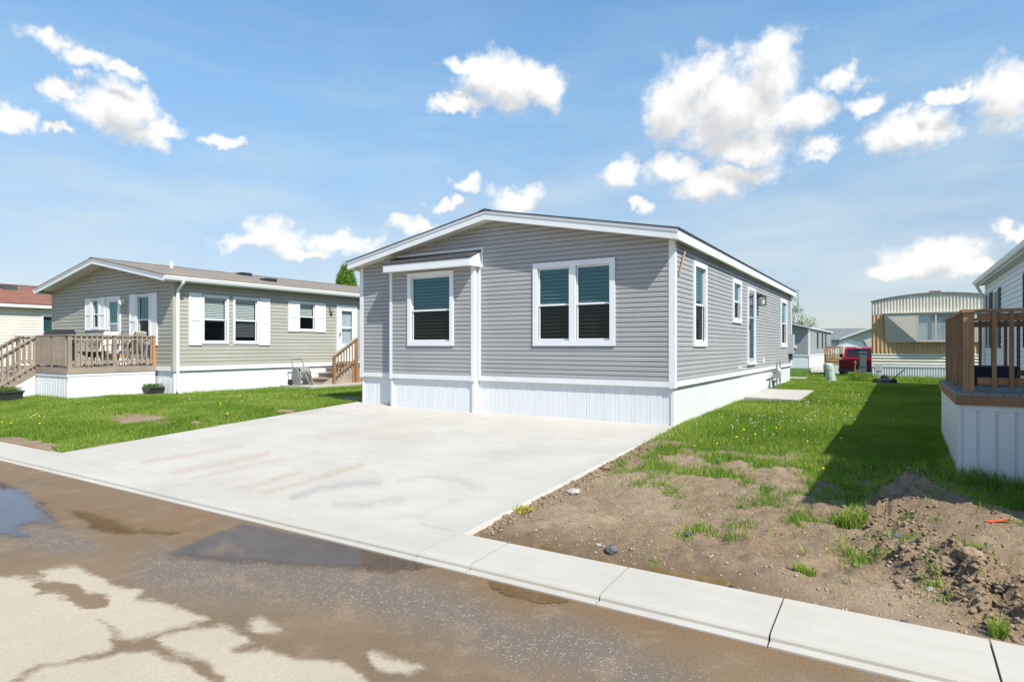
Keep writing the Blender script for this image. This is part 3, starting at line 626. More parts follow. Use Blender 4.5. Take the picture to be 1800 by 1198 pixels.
def window(parent, wf, u0, u1, z0, z1, tr=.1, units=1, base=.024, blind=True, slat=(.074, .032), upper='glass', lower='screened', split=.5, name='window', trim='white_trim', depth=1.0, shade=None):
    m = MB(); b0, b1 = base - .02, base + .026
    wf.box(m, u0, u1, z1 - tr, z1, b0, b1); wf.box(m, u0, u1, z0, z0 + tr, b0, b1); wf.box(m, u0, u0 + tr, z0 + tr, z1 - tr, b0, b1 - .001); wf.box(m, u1 - tr, u1, z0 + tr, z1 - tr, b0, b1 - .001)
    iu0, iu1, iz0, iz1 = u0 + tr, u1 - tr, z0 + tr, z1 - tr
    mid = (iu0 + iu1) / 2; spans = [(iu0, iu1)] if units == 1 else [(iu0, mid - .07), (mid + .07, iu1)]
    if units == 2: wf.box(m, mid - .07, mid + .07, iz0, iz1, b0, b1 - .002)
    o = m.build(name, trim, parent)
    for a_, b_ in spans:
        zr = iz0 + (iz1 - iz0) * split
        s = MB(); fr = .03
        for (c_, d_, dep) in ((zr - .018, iz1, -.004), (iz0, zr + .018, -.016)):
            wf.box(s, a_, b_, d_ - fr, d_, dep - .03, dep); wf.box(s, a_, b_, c_, c_ + fr + .008, dep - .03, dep + .001); wf.box(s, a_, a_ + fr, c_ + fr + .008, d_ - fr, dep - .03, dep - .001); wf.box(s, b_ - fr, b_, c_ + fr + .008, d_ - fr, dep - .03, dep - .001)
        s.build('sash', trim, o)
        for (c_, d_, dep, mm) in ((zr, iz1 - fr, -.018, upper), (iz0 + fr, zr, -.030, lower)):
            MB().add([wf.p(a_ + .02, c_, dep), wf.p(b_ - .02, c_, dep), wf.p(b_ - .02, d_, dep), wf.p(a_ + .02, d_, dep)], [(0, 1, 2, 3)]).build('pane', mm, o)
        if blind:
            bl = MB(); z = iz0 + .03
            stop = iz0 + .02 if blind is True else iz0 + (iz1 - iz0) * blind
            z = stop
            while z < iz1 - .02:
                bl.add([wf.p(a_ + .04, z, -.062), wf.p(b_ - .04, z, -.062), wf.p(b_ - .04, z + slat[1], -.092), wf.p(a_ + .04, z + slat[1], -.092)], [(0, 1, 2, 3)]); z += slat[0]
            wf.box(bl, a_ + .03, b_ - .03, iz1 - .05, iz1, -.1, -.06)
            bl.build('blind', 'blind', o)
        if shade:
            MB().add([wf.p(a_ + .02, iz0, -.10), wf.p(b_ - .02, iz0, -.10), wf.p(b_ - .02, iz1, -.10), wf.p(a_ + .02, iz1, -.10)], [(0, 1, 2, 3)]).build('curtain', shade, o)
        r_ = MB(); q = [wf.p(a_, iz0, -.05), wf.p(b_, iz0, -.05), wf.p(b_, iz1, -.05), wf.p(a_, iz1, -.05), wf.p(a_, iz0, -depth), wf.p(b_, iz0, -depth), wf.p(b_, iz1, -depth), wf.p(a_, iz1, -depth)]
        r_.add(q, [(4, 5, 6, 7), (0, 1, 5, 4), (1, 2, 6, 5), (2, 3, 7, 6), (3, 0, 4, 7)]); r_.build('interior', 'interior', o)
    return o
def op(u0, u1, z0, z1, tr=.1): return (u0 + tr * .6, u1 - tr * .6, z0 + tr * .6, z1 - tr * .6)
def shutter(parent, wf, u0, u1, z0, z1, base=.025, m='white_metal'):
    s = MB(); wf.box(s, u0, u1, z0, z1, base - .01, base + .014)
    zm = z0 + (z1 - z0) * .48; fr = .045
    for (a_, b_, c_, d_) in ((u0, u1, z0, z0 + fr), (u0, u1, z1 - fr, z1), (u0, u1, zm - fr / 2, zm + fr / 2), (u0, u0 + fr, z0 + fr, zm - fr / 2), (u1 - fr, u1, z0 + fr, zm - fr / 2), (u0, u0 + fr, zm + fr / 2, z1 - fr), (u1 - fr, u1, zm + fr / 2, z1 - fr)):
        wf.box(s, a_, b_, c_, d_, base + .013, base + .028)
    return s.build('shutter', m, parent)
def door(parent, wf, u0, u1, z0, z1, leaf='white_trim', pane=(.2, .92), split=.5, base=.024, lower='glass_plain', upper='glass_plain', handle='black_metal', glass_w=.62, inner='curtain'):
    m = MB(); tr = .085; b0, b1 = base - .02, base + .03
    wf.box(m, u0, u1, z1 - tr, z1, b0, b1); wf.box(m, u0, u0 + tr, z0, z1 - tr, b0, b1 - .001); wf.box(m, u1 - tr, u1, z0, z1 - tr, b0, b1 - .001); wf.box(m, u0, u1, z0 - .05, z0, b0, b1 + .03)
    o = m.build('door', 'white_trim', parent)
    a_, b_ = u0 + tr, u1 - tr; um = (a_ + b_) / 2; hw = (b_ - a_) * glass_w / 2; c_ = z0 + (z1 - z0) * pane[0]; d_ = z0 + (z1 - z0) * pane[1]
    s = MB(); dep = b1 - .018
    wf.box(s, a_, b_, z0, c_, dep - .03, dep); wf.box(s, a_, b_, d_, z1 - tr, dep - .03, dep); wf.box(s, a_, um - hw, c_, d_, dep - .03, dep - .001); wf.box(s, um + hw, b_, c_, d_, dep - .03, dep - .001)
    zr = c_ + (d_ - c_) * split; wf.box(s, um - hw, um + hw, zr - .02, zr + .02, dep - .03, dep + .003)
    lf = s.build('door_leaf', leaf, o)
    for (e_, f_, mm) in ((zr + .02, d_, upper), (c_, zr - .02, lower)):
        MB().add([wf.p(um - hw, e_, dep - .012), wf.p(um + hw, e_, dep - .012), wf.p(um + hw, f_, dep - .012), wf.p(um - hw, f_, dep - .012)], [(0, 1, 2, 3)]).build('pane', mm, o)
    r_ = MB(); q = [wf.p(a_, c_, -.02), wf.p(b_, c_, -.02), wf.p(b_, d_, -.02), wf.p(a_, d_, -.02), wf.p(a_, c_, -.07), wf.p(b_, c_, -.07), wf.p(b_, d_, -.07), wf.p(a_, d_, -.07)]
    r_.add(q, [(4, 5, 6, 7), (0, 1, 5, 4), (1, 2, 6, 5), (2, 3, 7, 6), (3, 0, 4, 7)]); r_.build('inner_door', inner, o)
    h = MB(); hz_ = z0 + (z1 - z0) * .47; wf.box(h, a_ + .03, a_ + .07, hz_ - .07, hz_ + .07, dep, dep + .045); h.build('handle', handle, o)
    return o
_skirt_cache = {}
def skirting(parent, wf, u0, u1, z0, z1, pw=.3, m='white_skirt', grooves=((.10, .018), (.155, .018)), out=-.03, depth=.009):
    """vertical ribbed panels hung below the wall, each its own piece"""
    base = MB(); wf.box(base, u0, u1, z1 - .06, z1, out - .02, out + .004); sk = base.build('skirting', m, parent); base = MB(); wf.box(base, u0, u1, z0 - .05, z0 + .025, out - .02, out + .006); base.build('ground_track', m, sk)
    n = max(1, round((u1 - u0) / pw)); w_ = (u1 - u0) / n
    me = None
    for k in range(n):
        if me is None:
            pr = [(0, -depth * .8), (.004, 0)]
            for g, gw in grooves:
                g = g * w_ / .3; pr += [(g, 0), (g + gw * .35, -depth), (g + gw * .65, -depth), (g + gw, 0)]
            pr += [(w_ - .006, 0), (w_, -depth * .8)]
            mb = MB(); vs_ = [(wf.u[0] * u + wf.n[0] * (out + d), wf.u[1] * u + wf.n[1] * (out + d), z) for z in (z0, z1 - .02) for u, d in pr]
            n2 = len(pr); mb.add(vs_, [(i, i + 1, i + 1 + n2, i + n2) for i in range(n2 - 1)]); me = mb.mesh('skirting_panel'); me.materials.append(M[m])
        link('skirting_panel', me, sk, wf.p(u0 + k * w_, 0, 0))
    return sk
def gable_roof(parent, x0, x1, y0, y1, ze, zr, ox, of, fh, m, fascia='white_trim', ob=None, gutter=False):
    """x0,x1 wall planes; ze/zr top of roof at eave edge and ridge; ox side overhang, of front overhang, fh fascia height"""
    ob = of if ob is None else ob
    xm = (x0 + x1) / 2; ea, eb = x0 - ox, x1 + ox; ya, yb = y0 - of, y1 + ob; t_ = .022
    r_ = MB()
    for s_, e in ((-1, ea), (1, eb)):
        ee = e + s_ * .025; zz = ze - (zr - ze) / abs(e - xm) * .025
        r_.hexa([(xm, ya - .02, zr), (ee, ya - .02, zz), (ee, yb + .02, zz), (xm, yb + .02, zr), (xm, ya - .02, zr + t_), (ee, ya - .02, zz + t_), (ee, yb + .02, zz + t_), (xm, yb + .02, zr + t_)])
    roof = r_.build('roof', m, parent)
    cap = MB(); cap.prism([(xm - .15, zr + t_ - .02), (xm, zr + t_ + .018), (xm + .15, zr + t_ - .02), (xm, zr)], 'y', ya - .025, yb + .025); cap.build('ridge_cap', m, roof)
    for s_, e in ((-1, ea), (1, eb)):
        for yy, sg in ((ya, 1), (yb, -1)):
            b = MB(); b.prism([(xm, zr - .002), (e, ze - .002), (e, ze - fh), (xm, zr - fh)], 'y', yy, yy + sg * .025); b.build('rake_board', fascia, roof)
            d = MB(); d.prism([(xm, zr - .002), (e, ze - .002), (e, ze - .055), (xm, zr - .055)], 'y', yy - sg * .012, yy - sg * .001); d.build('shaded_fascia_lip', 'fascia_lip_shade' if fascia == 'white_trim' else fascia, roof)  # upper lip of the rake fascia, its shade painted as a greyer strip
        b = MB(); b.box(min(e, e - s_ * .022), max(e, e - s_ * .022), ya + .026, yb - .026, ze - fh, ze - .004); b.build('eave_board', fascia, roof)
        sf = MB(); wl = x0 if s_ < 0 else x1
        sf.box(min(wl, e - s_ * .023), max(wl, e - s_ * .023), ya + .026, yb - .026, ze - fh + .025, ze - fh + .04); sf.build('soffit', 'soffit', roof)
        f2 = MB(); zw = zr - (zr - ze) * abs(wl - xm) / abs(e - xm)
        f2.hexa([(xm, ya + .026, zr - fh + .02), (wl, ya + .026, zw - fh + .02), (wl, y0, zw - fh + .02), (xm, y0, zr - fh + .02), (xm, ya + .026, zr - fh + .035), (wl, ya + .026, zw - fh + .035), (wl, y0, zw - fh + .035), (xm, y0, zr - fh + .035)])
        f2.build('soffit', 'soffit', roof)
        if gutter:
            g = MB(); a_, b_ = e, e + s_ * .11
            g.prism([(a_, ze - .03), (a_, ze - .13), (b_ - s_ * .03, ze - .13), (b_, ze - .045), (b_, ze - .02), (b_ - s_ * .012, ze - .02), (b_ - s_ * .012, ze - .05), (a_ + s_ * .01, ze - .06)], 'y', ya, yb); g.build('gutter', 'white_metal', roof)
    return roof
def corner_post(parent, x, y, sx, sy, z0, z1, wd=.085, m='white_trim'):
    """L-shaped trim wrapped round a corner; sx,sy point outward"""
    p_ = .030; mb = MB(); a_, b_ = x + sx * p_, x - sx * wd; c_, d_ = y + sy * p_, y + sy * (p_ - .02)
    mb.box(min(a_, b_), max(a_, b_), min(c_, d_), max(c_, d_), z0, z1)
    a_, b_ = x + sx * p_ * .99, x + sx * (p_ - .02); c_, d_ = y + sy * (p_ - .02), y - sy * wd
    mb.box(min(a_, b_), max(a_, b_), min(c_, d_), max(c_, d_), z0, z1)
    return mb.build('corner_post', m, parent)
def band(parent, wf, u0, u1, z0, z1, a=-.025, b=.027, m='white_trim', name='base_trim'): s = MB(); wf.box(s, u0, u1, z0, z1, a, b); return s.build(name, m, parent)
def roofline(x0, x1, ze, zr, ox, dz):
    """gable polygon in wall coordinates u = x - x0"""
    w_ = x1 - x0; xm = w_ / 2; zw = zr - (zr - ze) * xm / (xm + ox)
    return [(0, -2), (w_, -2), (w_, zw - dz), (xm, zr - dz), (0, zw - dz)]

# ------------------------------------------------------------------ the grey house
H = thing('mobile_home', (-3.9, 7, 0), 'grey vinyl-sided manufactured home with a white gable trim behind the concrete driveway', 'house')
HX0, HX1, HY0, HY1 = -7.78, 0., 0., 14.45
WF = W(HX0, HY0, (1, 0), (0, -1)); WR = W(HX1, HY0, (0, 1), (1, 0)); WL = W(HX0, HY0, (0, 1), (-1, 0)); WB = W(HX0, HY1, (1, 0), (0, 1))
fx = lambda x: x - HX0
ZE, ZR, OX, OF, FH = 3.47, 4.25, .167, .31, .185
gp = roofline(HX0, HX1, ZE, ZR, OX, FH - .03)
PITCH = .0905
ops_f = [op(fx(-2.89), fx(-1.11), 1.435, 3.10, .105), (fx(-6.55), fx(-4.36), .0, 3.3)]
fw = wall_with_boards(H, WF, 0, fx(0), .79, 3.3, PITCH, 'siding_grey', ops_f, gp)
ops_r = [op(1.16, 2.13, 1.42, 3.10), op(4.55, 5.51, 2.0, 3.07), (6.36, 7.25, .98, 2.95), op(11.86, 13.2, 1.39, 3.06)]
wall_with_boards(H, WR, 0, HY1, .79, 3.33, PITCH, 'siding_grey', ops_r)
wall_with_boards(H, WL, 0, HY1, .79, 3.33, PITCH, 'siding_grey', [], boards=False)
wall_with_boards(H, WB, 0, fx(0), .79, 3.3, PITCH, 'siding_grey', [], gp, boards=False)
gable_roof(H, HX0, HX1, HY0, HY1, ZE, ZR, OX, OF, FH, 'shingle_dark', ob=.1)
for u0, u1 in ((0, fx(-6.65)), (fx(-4.26), fx(0))): band(H, WF, u0, u1, .69, .79)
band(H, WR, 0, HY1, .69, .79, b=.028); band(H, WL, 0, HY1, .69, .79)
skirting(H, WF, 0.02, fx(-6.65), -.06, .70, .3); skirting(H, WF, fx(-4.28), fx(-.02), -.06, .70, .3); skirting(H, WR, .03, HY1, -.06, .70, .3, depth=.003); skirting(H, WL, .03, HY1, -.06, .70, .6)
for (x, sx) in ((HX0, -1), (HX1, 1)):
    corner_post(H, x, HY0, sx, -1, .672, 3.33)
    mb = MB(); mb.box(x - .06 if sx > 0 else x + .01, x - .01 if sx > 0 else x + .06, .012, .06, -.1, .688); mb.build('skirting_corner', 'white_skirt', H)
corner_post(H, HX1, HY1, 1, 1, .672, 3.33)
window(H, WF, fx(-2.89), fx(-1.11), 1.435, 3.10, .105, 2, split=.49)
window(H, WR, 1.16, 2.13, 1.42, 3.10, .1); window(H, WR, 4.55, 5.51, 2.0, 3.07, .1); window(H, WR, 11.86, 13.2, 1.39, 3.06, .12)
door(H, WR, 6.28, 7.33, .98, 3.02, leaf='door_grey', pane=(.06, .93), split=.62, glass_w=.8, upper='glass_plain', lower='glass_plain', handle='black_metal', inner='door_grey')
# projecting bay on the front with its own shed roof
BX0, BX1, BY = -6.65, -4.285, -.16
BF = W(BX0, BY, (1, 0), (0, -1)); bay = MB(); bw = BX1 - BX0
bo = op(BX0 + .53 - BX0, BX1 - .5 - BX0, 1.435, 3.09)
bu0, bu1 = -6.115 - BX0, -4.80 - BX0
bay_wall = wall_with_boards(H, BF, 0, bw, .79, 3.17, PITCH, 'siding_grey', [op(bu0, bu1, 1.435, 3.085)])
for wf_, ua in ((W(BX1, BY, (0, 1), (1, 0)), 'r'), (W(BX0, BY, (0, 1), (-1, 0)), 'l')):
    mb = MB(); wf_.box(mb, 0, -BY, -.08, 3.17, -.03, 0.002); mb.build('bay_side', 'white_trim', H)
window(H, BF, bu0, bu1, 1.435, 3.085, .1, split=.48)
corner_post(H, BX0, BY, -1, -1, .672, 3.15, .05); corner_post(H, BX1, BY, 1, -1, .672, 3.15, .05)
band(H, BF, .03, bw - .03, .69, .79); skirting(H, BF, .02, bw - .02, -.06, .70, .3)
mb = MB(); mb.box(BX1 - .045, BX1 + .012, BY - .004, .05, -.1, .688); mb.build('skirting_corner', 'white_skirt', H)
mb = MB(); mb.box(BX0 - .012, BX0 + .045, BY - .004, .05, -.1, .688); mb.build('skirting_corner', 'white_skirt', H)
br = MB(); br.hexa([(-6.66, -.43, 3.285), (-4.18, -.43, 3.285), (-4.18, -.02, 3.47), (-6.66, -.02, 3.47), (-6.66, -.43, 3.305), (-4.18, -.43, 3.305), (-4.18, -.02, 3.49), (-6.66, -.02, 3.49)])
bro = br.build('bay_roof', 'shingle_dark', H)
me = None
for r_ in range(3):
    for k in range(9):
        if me is None: mb = MB(); mb.hexa([(0, 0, 0), (.262, 0, 0), (.262, .135, .058), (0, .135, .058), (0, 0, .008), (.262, 0, .008), (.262, .135, .062), (0, .135, .062)]); me = mb.mesh('shingle'); me.materials.append(M['shingle_dark'])
        x_ = -6.66 + k * .272 + (.1 if r_ % 2 else 0)
        if x_ + .262 < -4.17: link('shingle', me, bro, (x_, -.432 + r_ * .136, 3.307 + r_ * .061))
mb = MB(); mb.box(-6.66, -4.2, -.42, -.40, 3.125, 3.283); mb.build('eave_board', 'white_trim', bro)
mb = MB(); mb.box(-6.64, -4.2, -.398, .0, 3.135, 3.15); mb.build('soffit', 'soffit', bro)
for x_ in (-6.66, -4.2):
    mb = MB(); mb.prism([(-.399, 3.125), (-.022, 3.125), (-.022, 3.455), (-.399, 3.28)], 'x', x_, x_ + .018); mb.build('end_board', 'white_trim', bro)
mb = MB(); WF.box(mb, fx(-6.6), fx(-4.19), 3.50, 3.55, .0, .03); WF.box(mb, fx(-4.178), fx(-4.135), 3.12, 3.55, .0, .029); mb.build('flashing', 'white_trim', bro)
mb = MB(); WF.box(mb, fx(-4.26), fx(-4.19), .79, 3.12, .0, .024); mb.build('corner_channel', 'white_trim', H)
# small fittings on the long wall
mb = MB(); WR.box(mb, 7.62, 7.78, 2.80, 2.94, .02, .05); WR.box(mb, 7.66, 7.74, 2.86, 2.90, .05, .16); lamp = mb.build('wall_lantern', 'black_metal', H)
mb = MB()
for a_, b_ in ((7.60, .07), (7.60, .23), (7.78, .07), (7.78, .23)): WR.box(mb, a_, a_ + .018, 2.60, 2.82, b_, b_ + .018)
WR.box(mb, 7.585, 7.81, 2.82, 2.85, .055, .26); WR.box(mb, 7.59, 7.805, 2.58, 2.60, .06, .255); mb.build('cage', 'black_metal', lamp)
MB().lathe(.165, 7.70, [(.03, 2.61), (.045, 2.68), (.03, 2.78)], 10).build('bulb', 'white_metal', lamp)
mb = MB(); WR.box(mb, 13.62, 13.98, 1.15, 1.86, .02, .19); mbx = mb.build('meter_box', 'grey_box', H)
mb = MB(); mb.lathe(0, 0, [(.09, 0), (.09, .06), (.07, .1)], 12); mb.xf(lambda x, y, z: (.19 + z, 13.8 + x, 1.36 + y)); mb.build('dial', 'grey_metal', mbx)
mb = MB(); WR.box(mb, 13.68, 13.74, .95, 1.15, .05, .11); WR.box(mb, 13.8, 13.92, .92, 1.15, .05, .13); mb.build('conduit', 'dark_grey', mbx)
for (u, z, w_, h_) in ((8.55, .93, .10, .16), (5.2, .86, .08, .07), (5.45, .855, .05, .06)): mb = MB(); WR.box(mb, u, u + w_, z, z + h_, .018, .055); mb.build('outlet', 'white_metal', H)
mb = MB(); mb.bar((.05, .17, 2.72), (.085, .42, 3.17), .045, .012, (1, 0, 0)); o = mb.build('wood_strip', 'pine_z', None); tag(o, 'short bare wood strip fixed at the grey house corner below the eave', 'board')
MB().tube([(-5.1, .9, 4.0), (-5.1, .9, 4.20)], .05, 10).build('roof_vent', 'black_metal', H)
mb = MB(); mb.box(-4.7, -4.3, 1.6, 1.95, 4.08, 4.27); mb.build('roof_vent', 'black_metal', H)

# ------------------------------------------------------------------ the sage house on the left
S = thing('mobile_home', (-18.15, 6, 0), 'pale sage manufactured home with white shutters and a brown shingle roof', 'house')
SX0, SX1, SY0, SY1 = -22.0, -14.3, -1.0, 13.5
SF = W(SX0, SY0, (1, 0), (0, -1)); SR = W(SX1, SY0, (0, 1), (1, 0)); SL = W(SX0, SY0, (0, 1), (-1, 0)); SB = W(SX0, SY1, (1, 0), (0, 1))
f2 = lambda x: x - SX0; r2 = lambda y: y - SY0
SP = .116
gp2 = roofline(SX0, SX1, 3.43, 4.20, .30, .15)
wf_ops = [op(f2(-19.11), f2(-18.6), 1.96, 2.98, .06), (f2(-18.05), f2(-17.3), .9, 2.95), op(f2(-16.29), f2(-15.51), 1.46, 2.99, .06)]
wall_with_boards(S, SF, 0, f2(SX1), .84, 3.3, SP, 'siding_sage', wf_ops, gp2)
wr_ops = [op(r2(-.16), r2(.70), 1.50, 2.97, .06), op(r2(.86), r2(1.77), 1.50, 2.98, .06), op(r2(3.33), r2(4.11), 1.94, 2.98, .06), (r2(5.12), r2(6.0), .9, 2.92)]
wall_with_boards(S, SR, 0, r2(SY1), .84, 3.32, SP, 'siding_sage', wr_ops)
wall_with_boards(S, SL, 0, r2(SY1), .84, 3.32, SP, 'siding_sage', [], boards=False); wall_with_boards(S, SB, 0, f2(SX1), .84, 3.3, SP, 'siding_sage', [], gp2, boards=False)
gable_roof(S, SX0, SX1, SY0, SY1, 3.43, 4.20, .30, .45, .17, 'shingle_brown', gutter=True, ob=.2)
for wf_, ln in ((SF, f2(SX1)), (SR, r2(SY1)), (SL, r2(SY1))): band(S, wf_, 0, ln, .71, .84, b=.028)
skirting(S, SF, .02, f2(SX1) - .02, -.05, .72, .3); skirting(S, SR, .03, r2(SY1), -.05, .72, .4, depth=.002); skirting(S, SL, .03, r2(SY1), -.05, .72, .8)
corner_post(S, SX1, SY0, 1, -1, .69, 3.3, .09, 'siding_sage'); corner_post(S, SX0, SY0, -1, -1, .69, 3.3, .09, 'siding_sage')
mb = MB(); mb.box(SX1 - .08, SX1 - .01, SY0 + .01, SY0 + .07, -.1, .70); mb.build('skirting_corner', 'white_skirt', S)
window(S, SF, f2(-19.11), f2(-18.6), 1.96, 2.98, .06, upper='glass', lower='screened'); window(S, SF, f2(-16.29), f2(-15.51), 1.46, 2.99, .06, upper='glass')
for a_, b_, c_, d_ in ((-19.52, -19.12, 1.95, 3.0), (-18.59, -18.2, 1.95, 3.0), (-16.68, -16.3, 1.45, 3.01), (-15.5, -15.12, 1.45, 3.01)): shutter(S, SF, f2(a_), f2(b_), c_, d_)
window(S, SR, r2(-.16), r2(.70), 1.50, 2.97, .06, blind=.45, slat=(.05, .042), upper='glass_plain', lower='glass_dark'); window(S, SR, r2(.86), r2(1.77), 1.50, 2.98, .06, blind=.12, slat=(.05, .042), upper='glass_plain', lower='glass_dark'); window(S, SR, r2(3.33), r2(4.11), 1.94, 2.98, .06, blind=.5, slat=(.05, .042), upper='glass_plain', lower='glass_dark')
for a_, b_, c_, d_ in ((-.57, -.18, 1.46, 3.01), (1.79, 2.18, 1.46, 3.0), (2.92, 3.32, 1.93, 2.98), (4.12, 4.52, 1.93, 2.98)): shutter(S, SR, r2(a_), r2(b_), c_, d_)
door(S, SF, f2(-18.12), f2(-17.24), .9, 3.0, pane=(.32, .92), split=.45, glass_w=.72, upper='glass', handle='chrome'); door(S, SR, r2(5.06), r2(6.07), .9, 2.96, pane=(.30, .9), split=.5, glass_w=.62, handle='chrome')
band(S, SF, f2(-21.5), f2(-15.25), .88, 1.06, 0, .03, name='deck_flashing')
mb = MB(); mb.tube([(-13.93, -.92, 3.30), (-13.95, -.92, 3.24), (-14.2, -.92, 3.05), (-14.225, -.92, 2.98), (-14.225, -.92, .22), (-14.2, -.92, .12), (-14.05, -.92, .06)], .045, 8); mb.build('downspout', 'white_metal', S)
for wf_, u, z in ((SF, f2(-17.06), 2.80), (SR, r2(4.76), 2.75)):
    mb = MB(); wf_.box(mb, u - .05, u + .05, z - .06, z + .1, .02, .05); lp = mb.build('wall_lamp', 'white_metal' if wf_ is SF else 'dark_grey', S)
    mb = MB(); q = wf_.p(u, z, .11); mb.lathe(q[0], q[1], [(.035, z - .1), (.065, z - .04), (.06, z + .06), (.02, z + .09)], 10); mb.build('lamp_shade', 'white_metal' if wf_ is SF else 'grey_metal', lp)
for (y_, x_) in ((3.3, -17.6), (2.9, -15.6)):
    zz = 4.2 - .77 * abs(x_ + 18.15) / 4.15; mb = MB(); mb.box(x_ - .2, x_ + .2, y_, y_ + .42, zz - .05, zz + .10); mb.build('roof_vent', 'black_metal', S)
MB().tube([(-17.3, .6, 3.9), (-17.3, .6, 4.28)], .05, 8).build('vent_pipe', 'white_metal', S)

# ------------------------------------------------------------------ red-roofed house at the far left
Q = thing('mobile_home', (-31, 6, 0), 'cream-sided home with a red-brown shingle roof at the left edge', 'house')
QX0, QX1, QY0, QY1 = -34.9, -27.1, -2.6, 13
QR = W(QX1, QY0, (0, 1), (1, 0)); QF = W(QX0, QY0, (1, 0), (0, -1)); gp3 = roofline(QX0, QX1, 3.16, 4.22, .3, .15)
wall_with_boards(Q, QR, 0, QY1 - QY0, .6, 3.05, .125, 'siding_cream', [op(3.15, 4.2, 1.3, 2.75, .06)])
wall_with_boards(Q, QF, 0, QX1 - QX0, .6, 3.0, .125, 'siding_cream', [], gp3, boards=False)
wall_with_boards(Q, W(QX0, QY0, (0, 1), (-1, 0)), 0, QY1 - QY0, .6, 3.05, .125, 'siding_cream', [], boards=False); wall_with_boards(Q, W(QX0, QY1, (1, 0), (0, 1)), 0, QX1 - QX0, .6, 3.0, .125, 'siding_cream', [], gp3, boards=False)
gable_roof(Q, QX0, QX1, QY0, QY1, 3.16, 4.22, .3, .4, .15, 'shingle_red')
skirting(Q, QR, 0, QY1 - QY0, -.1, .6, .6); skirting(Q, QF, 0, QX1 - QX0, -.1, .6, .6)
window(Q, QR, 3.15, 4.2, 1.3, 2.75, .06, blind=True, upper='glass', lower='glass')
mb = MB(); mb.box(-30.0, -29.6, .1, .6, 3.85, 4.10); mb.build('roof_vent', 'dark_grey', Q)

# ------------------------------------------------------------------ white house on the right, beyond its deck
E_ = thing('mobile_home', (9.4, 4, 0), 'white-sided home with black shutters behind the brown deck, its wall in shade', 'house')
EX0, EX1, EY0, EY1 = 5.72, 13.5, -4.72, 13.0
EL_ = W(EX0, EY0, (0, 1), (-1, 0)); EF = W(EX0, EY0, (1, 0), (0, -1)); EB = W(EX0, EY1, (1, 0), (0, 1)); ER = W(EX1, EY0, (0, 1), (1, 0)); e2 = lambda y: y - EY0
gp4 = roofline(EX0, EX1, 3.46, 4.3, .2, .15)
e_ops = [op(e2(4.75), e2(5.7), 1.4, 2.99, .07), op(e2(9.95), e2(10.8), 1.4, 2.97, .07), op(e2(11.75), e2(12.05), 1.4, 2.97, .07)]
wall_with_boards(E_, EL_, 0, EY1 - EY0, .8, 3.35, .125, 'siding_white', e_ops)
for wf_, ln, gg in ((EF, EX1 - EX0, gp4), (EB, EX1 - EX0, gp4), (ER, EY1 - EY0, None)): wall_with_boards(E_, wf_, 0, ln, .8, 3.35, .125, 'siding_white', [], gg, boards=False)
gable_roof(E_, EX0, EX1, EY0, EY1, 3.46, 4.3, .2, .3, .17, 'shingle_dark', gutter=True, ob=.25)
for wf_, ln in ((EL_, EY1 - EY0), (EF, EX1 - EX0), (EB, EX1 - EX0), (ER, EY1 - EY0)): skirting(E_, wf_, 0, ln, -.1, .8, .6)
for o_ in e_ops:
    window(E_, EL_, o_[0] - .04, o_[1] + .04, o_[2] - .04, o_[3] + .04, .07, blind=True, upper='glass', lower='glass')
    for a_, b_ in ((o_[0] - .42, o_[0] - .06), (o_[1] + .06, o_[1] + .42)): shutter(E_, EL_, a_, b_, o_[2] - .06, o_[3] + .05, m='black_metal')
mb = MB(); mb.tube([(5.47, 12.8, 3.3), (5.62, 12.85, 3.0), (5.67, 12.9, 2.9), (5.67, 12.9, .2)], .045, 8); mb.build('downspout', 'white_metal', E_)
# ------------------------------------------------------------------ decks and steps
def rail_run(D, p, q, zf, zt, wd, pitch, posts, cap_over=.07, bal=.038, post=.09, postmat=None, side=(0, 0), zb=None):
    """a straight guard rail from p to q (x,y): posts, cap board, two rails and balusters"""
    p = np.array(p, float); q = np.array(q, float); ln = np.linalg.norm(q - p); d = (q - p) / ln; ax = 'x' if abs(d[0]) > .5 else 'y'; n_ = np.array(side, float)
    cap = MB(); a_ = p - d * cap_over; b_ = q + d * cap_over; cap.bar((*a_, zt - .017), (*b_, zt - .017), .13, .034); cap.build('cap_board', wd + ax, D)
    for z_ in ((zt - .09), (zf + .13)):
        r_ = MB(); r_.bar((*p, z_), (*q, z_), .036, .085); r_.build('rail', wd + ax, D)
    for k, t_ in enumerate(posts):
        c_ = p + d * ln * t_; m_ = MB(); m_.box(c_[0] - post / 2, c_[0] + post / 2, c_[1] - post / 2, c_[1] + post / 2, zf - .02, zt - .035); m_.build('post', (postmat or {}).get(k, wd + 'z'), D)
    n = int(ln / pitch); zb = zf + .05 if zb is None else zb
    me = None
    for k in range(1, n):
        c_ = p + d * (ln * k / n) + n_ * (.018 + bal / 2)
        if min(abs(ln * k / n - t_ * ln) for t_ in posts) < post * .75: continue
        if me is None: m_ = MB(); m_.box(-bal / 2, bal / 2, -bal / 2, bal / 2, zb, zt - .036); me = m_.mesh('baluster'); me.materials.append(M[wd + 'z'])
        link('baluster', me, D, (c_[0], c_[1], 0))
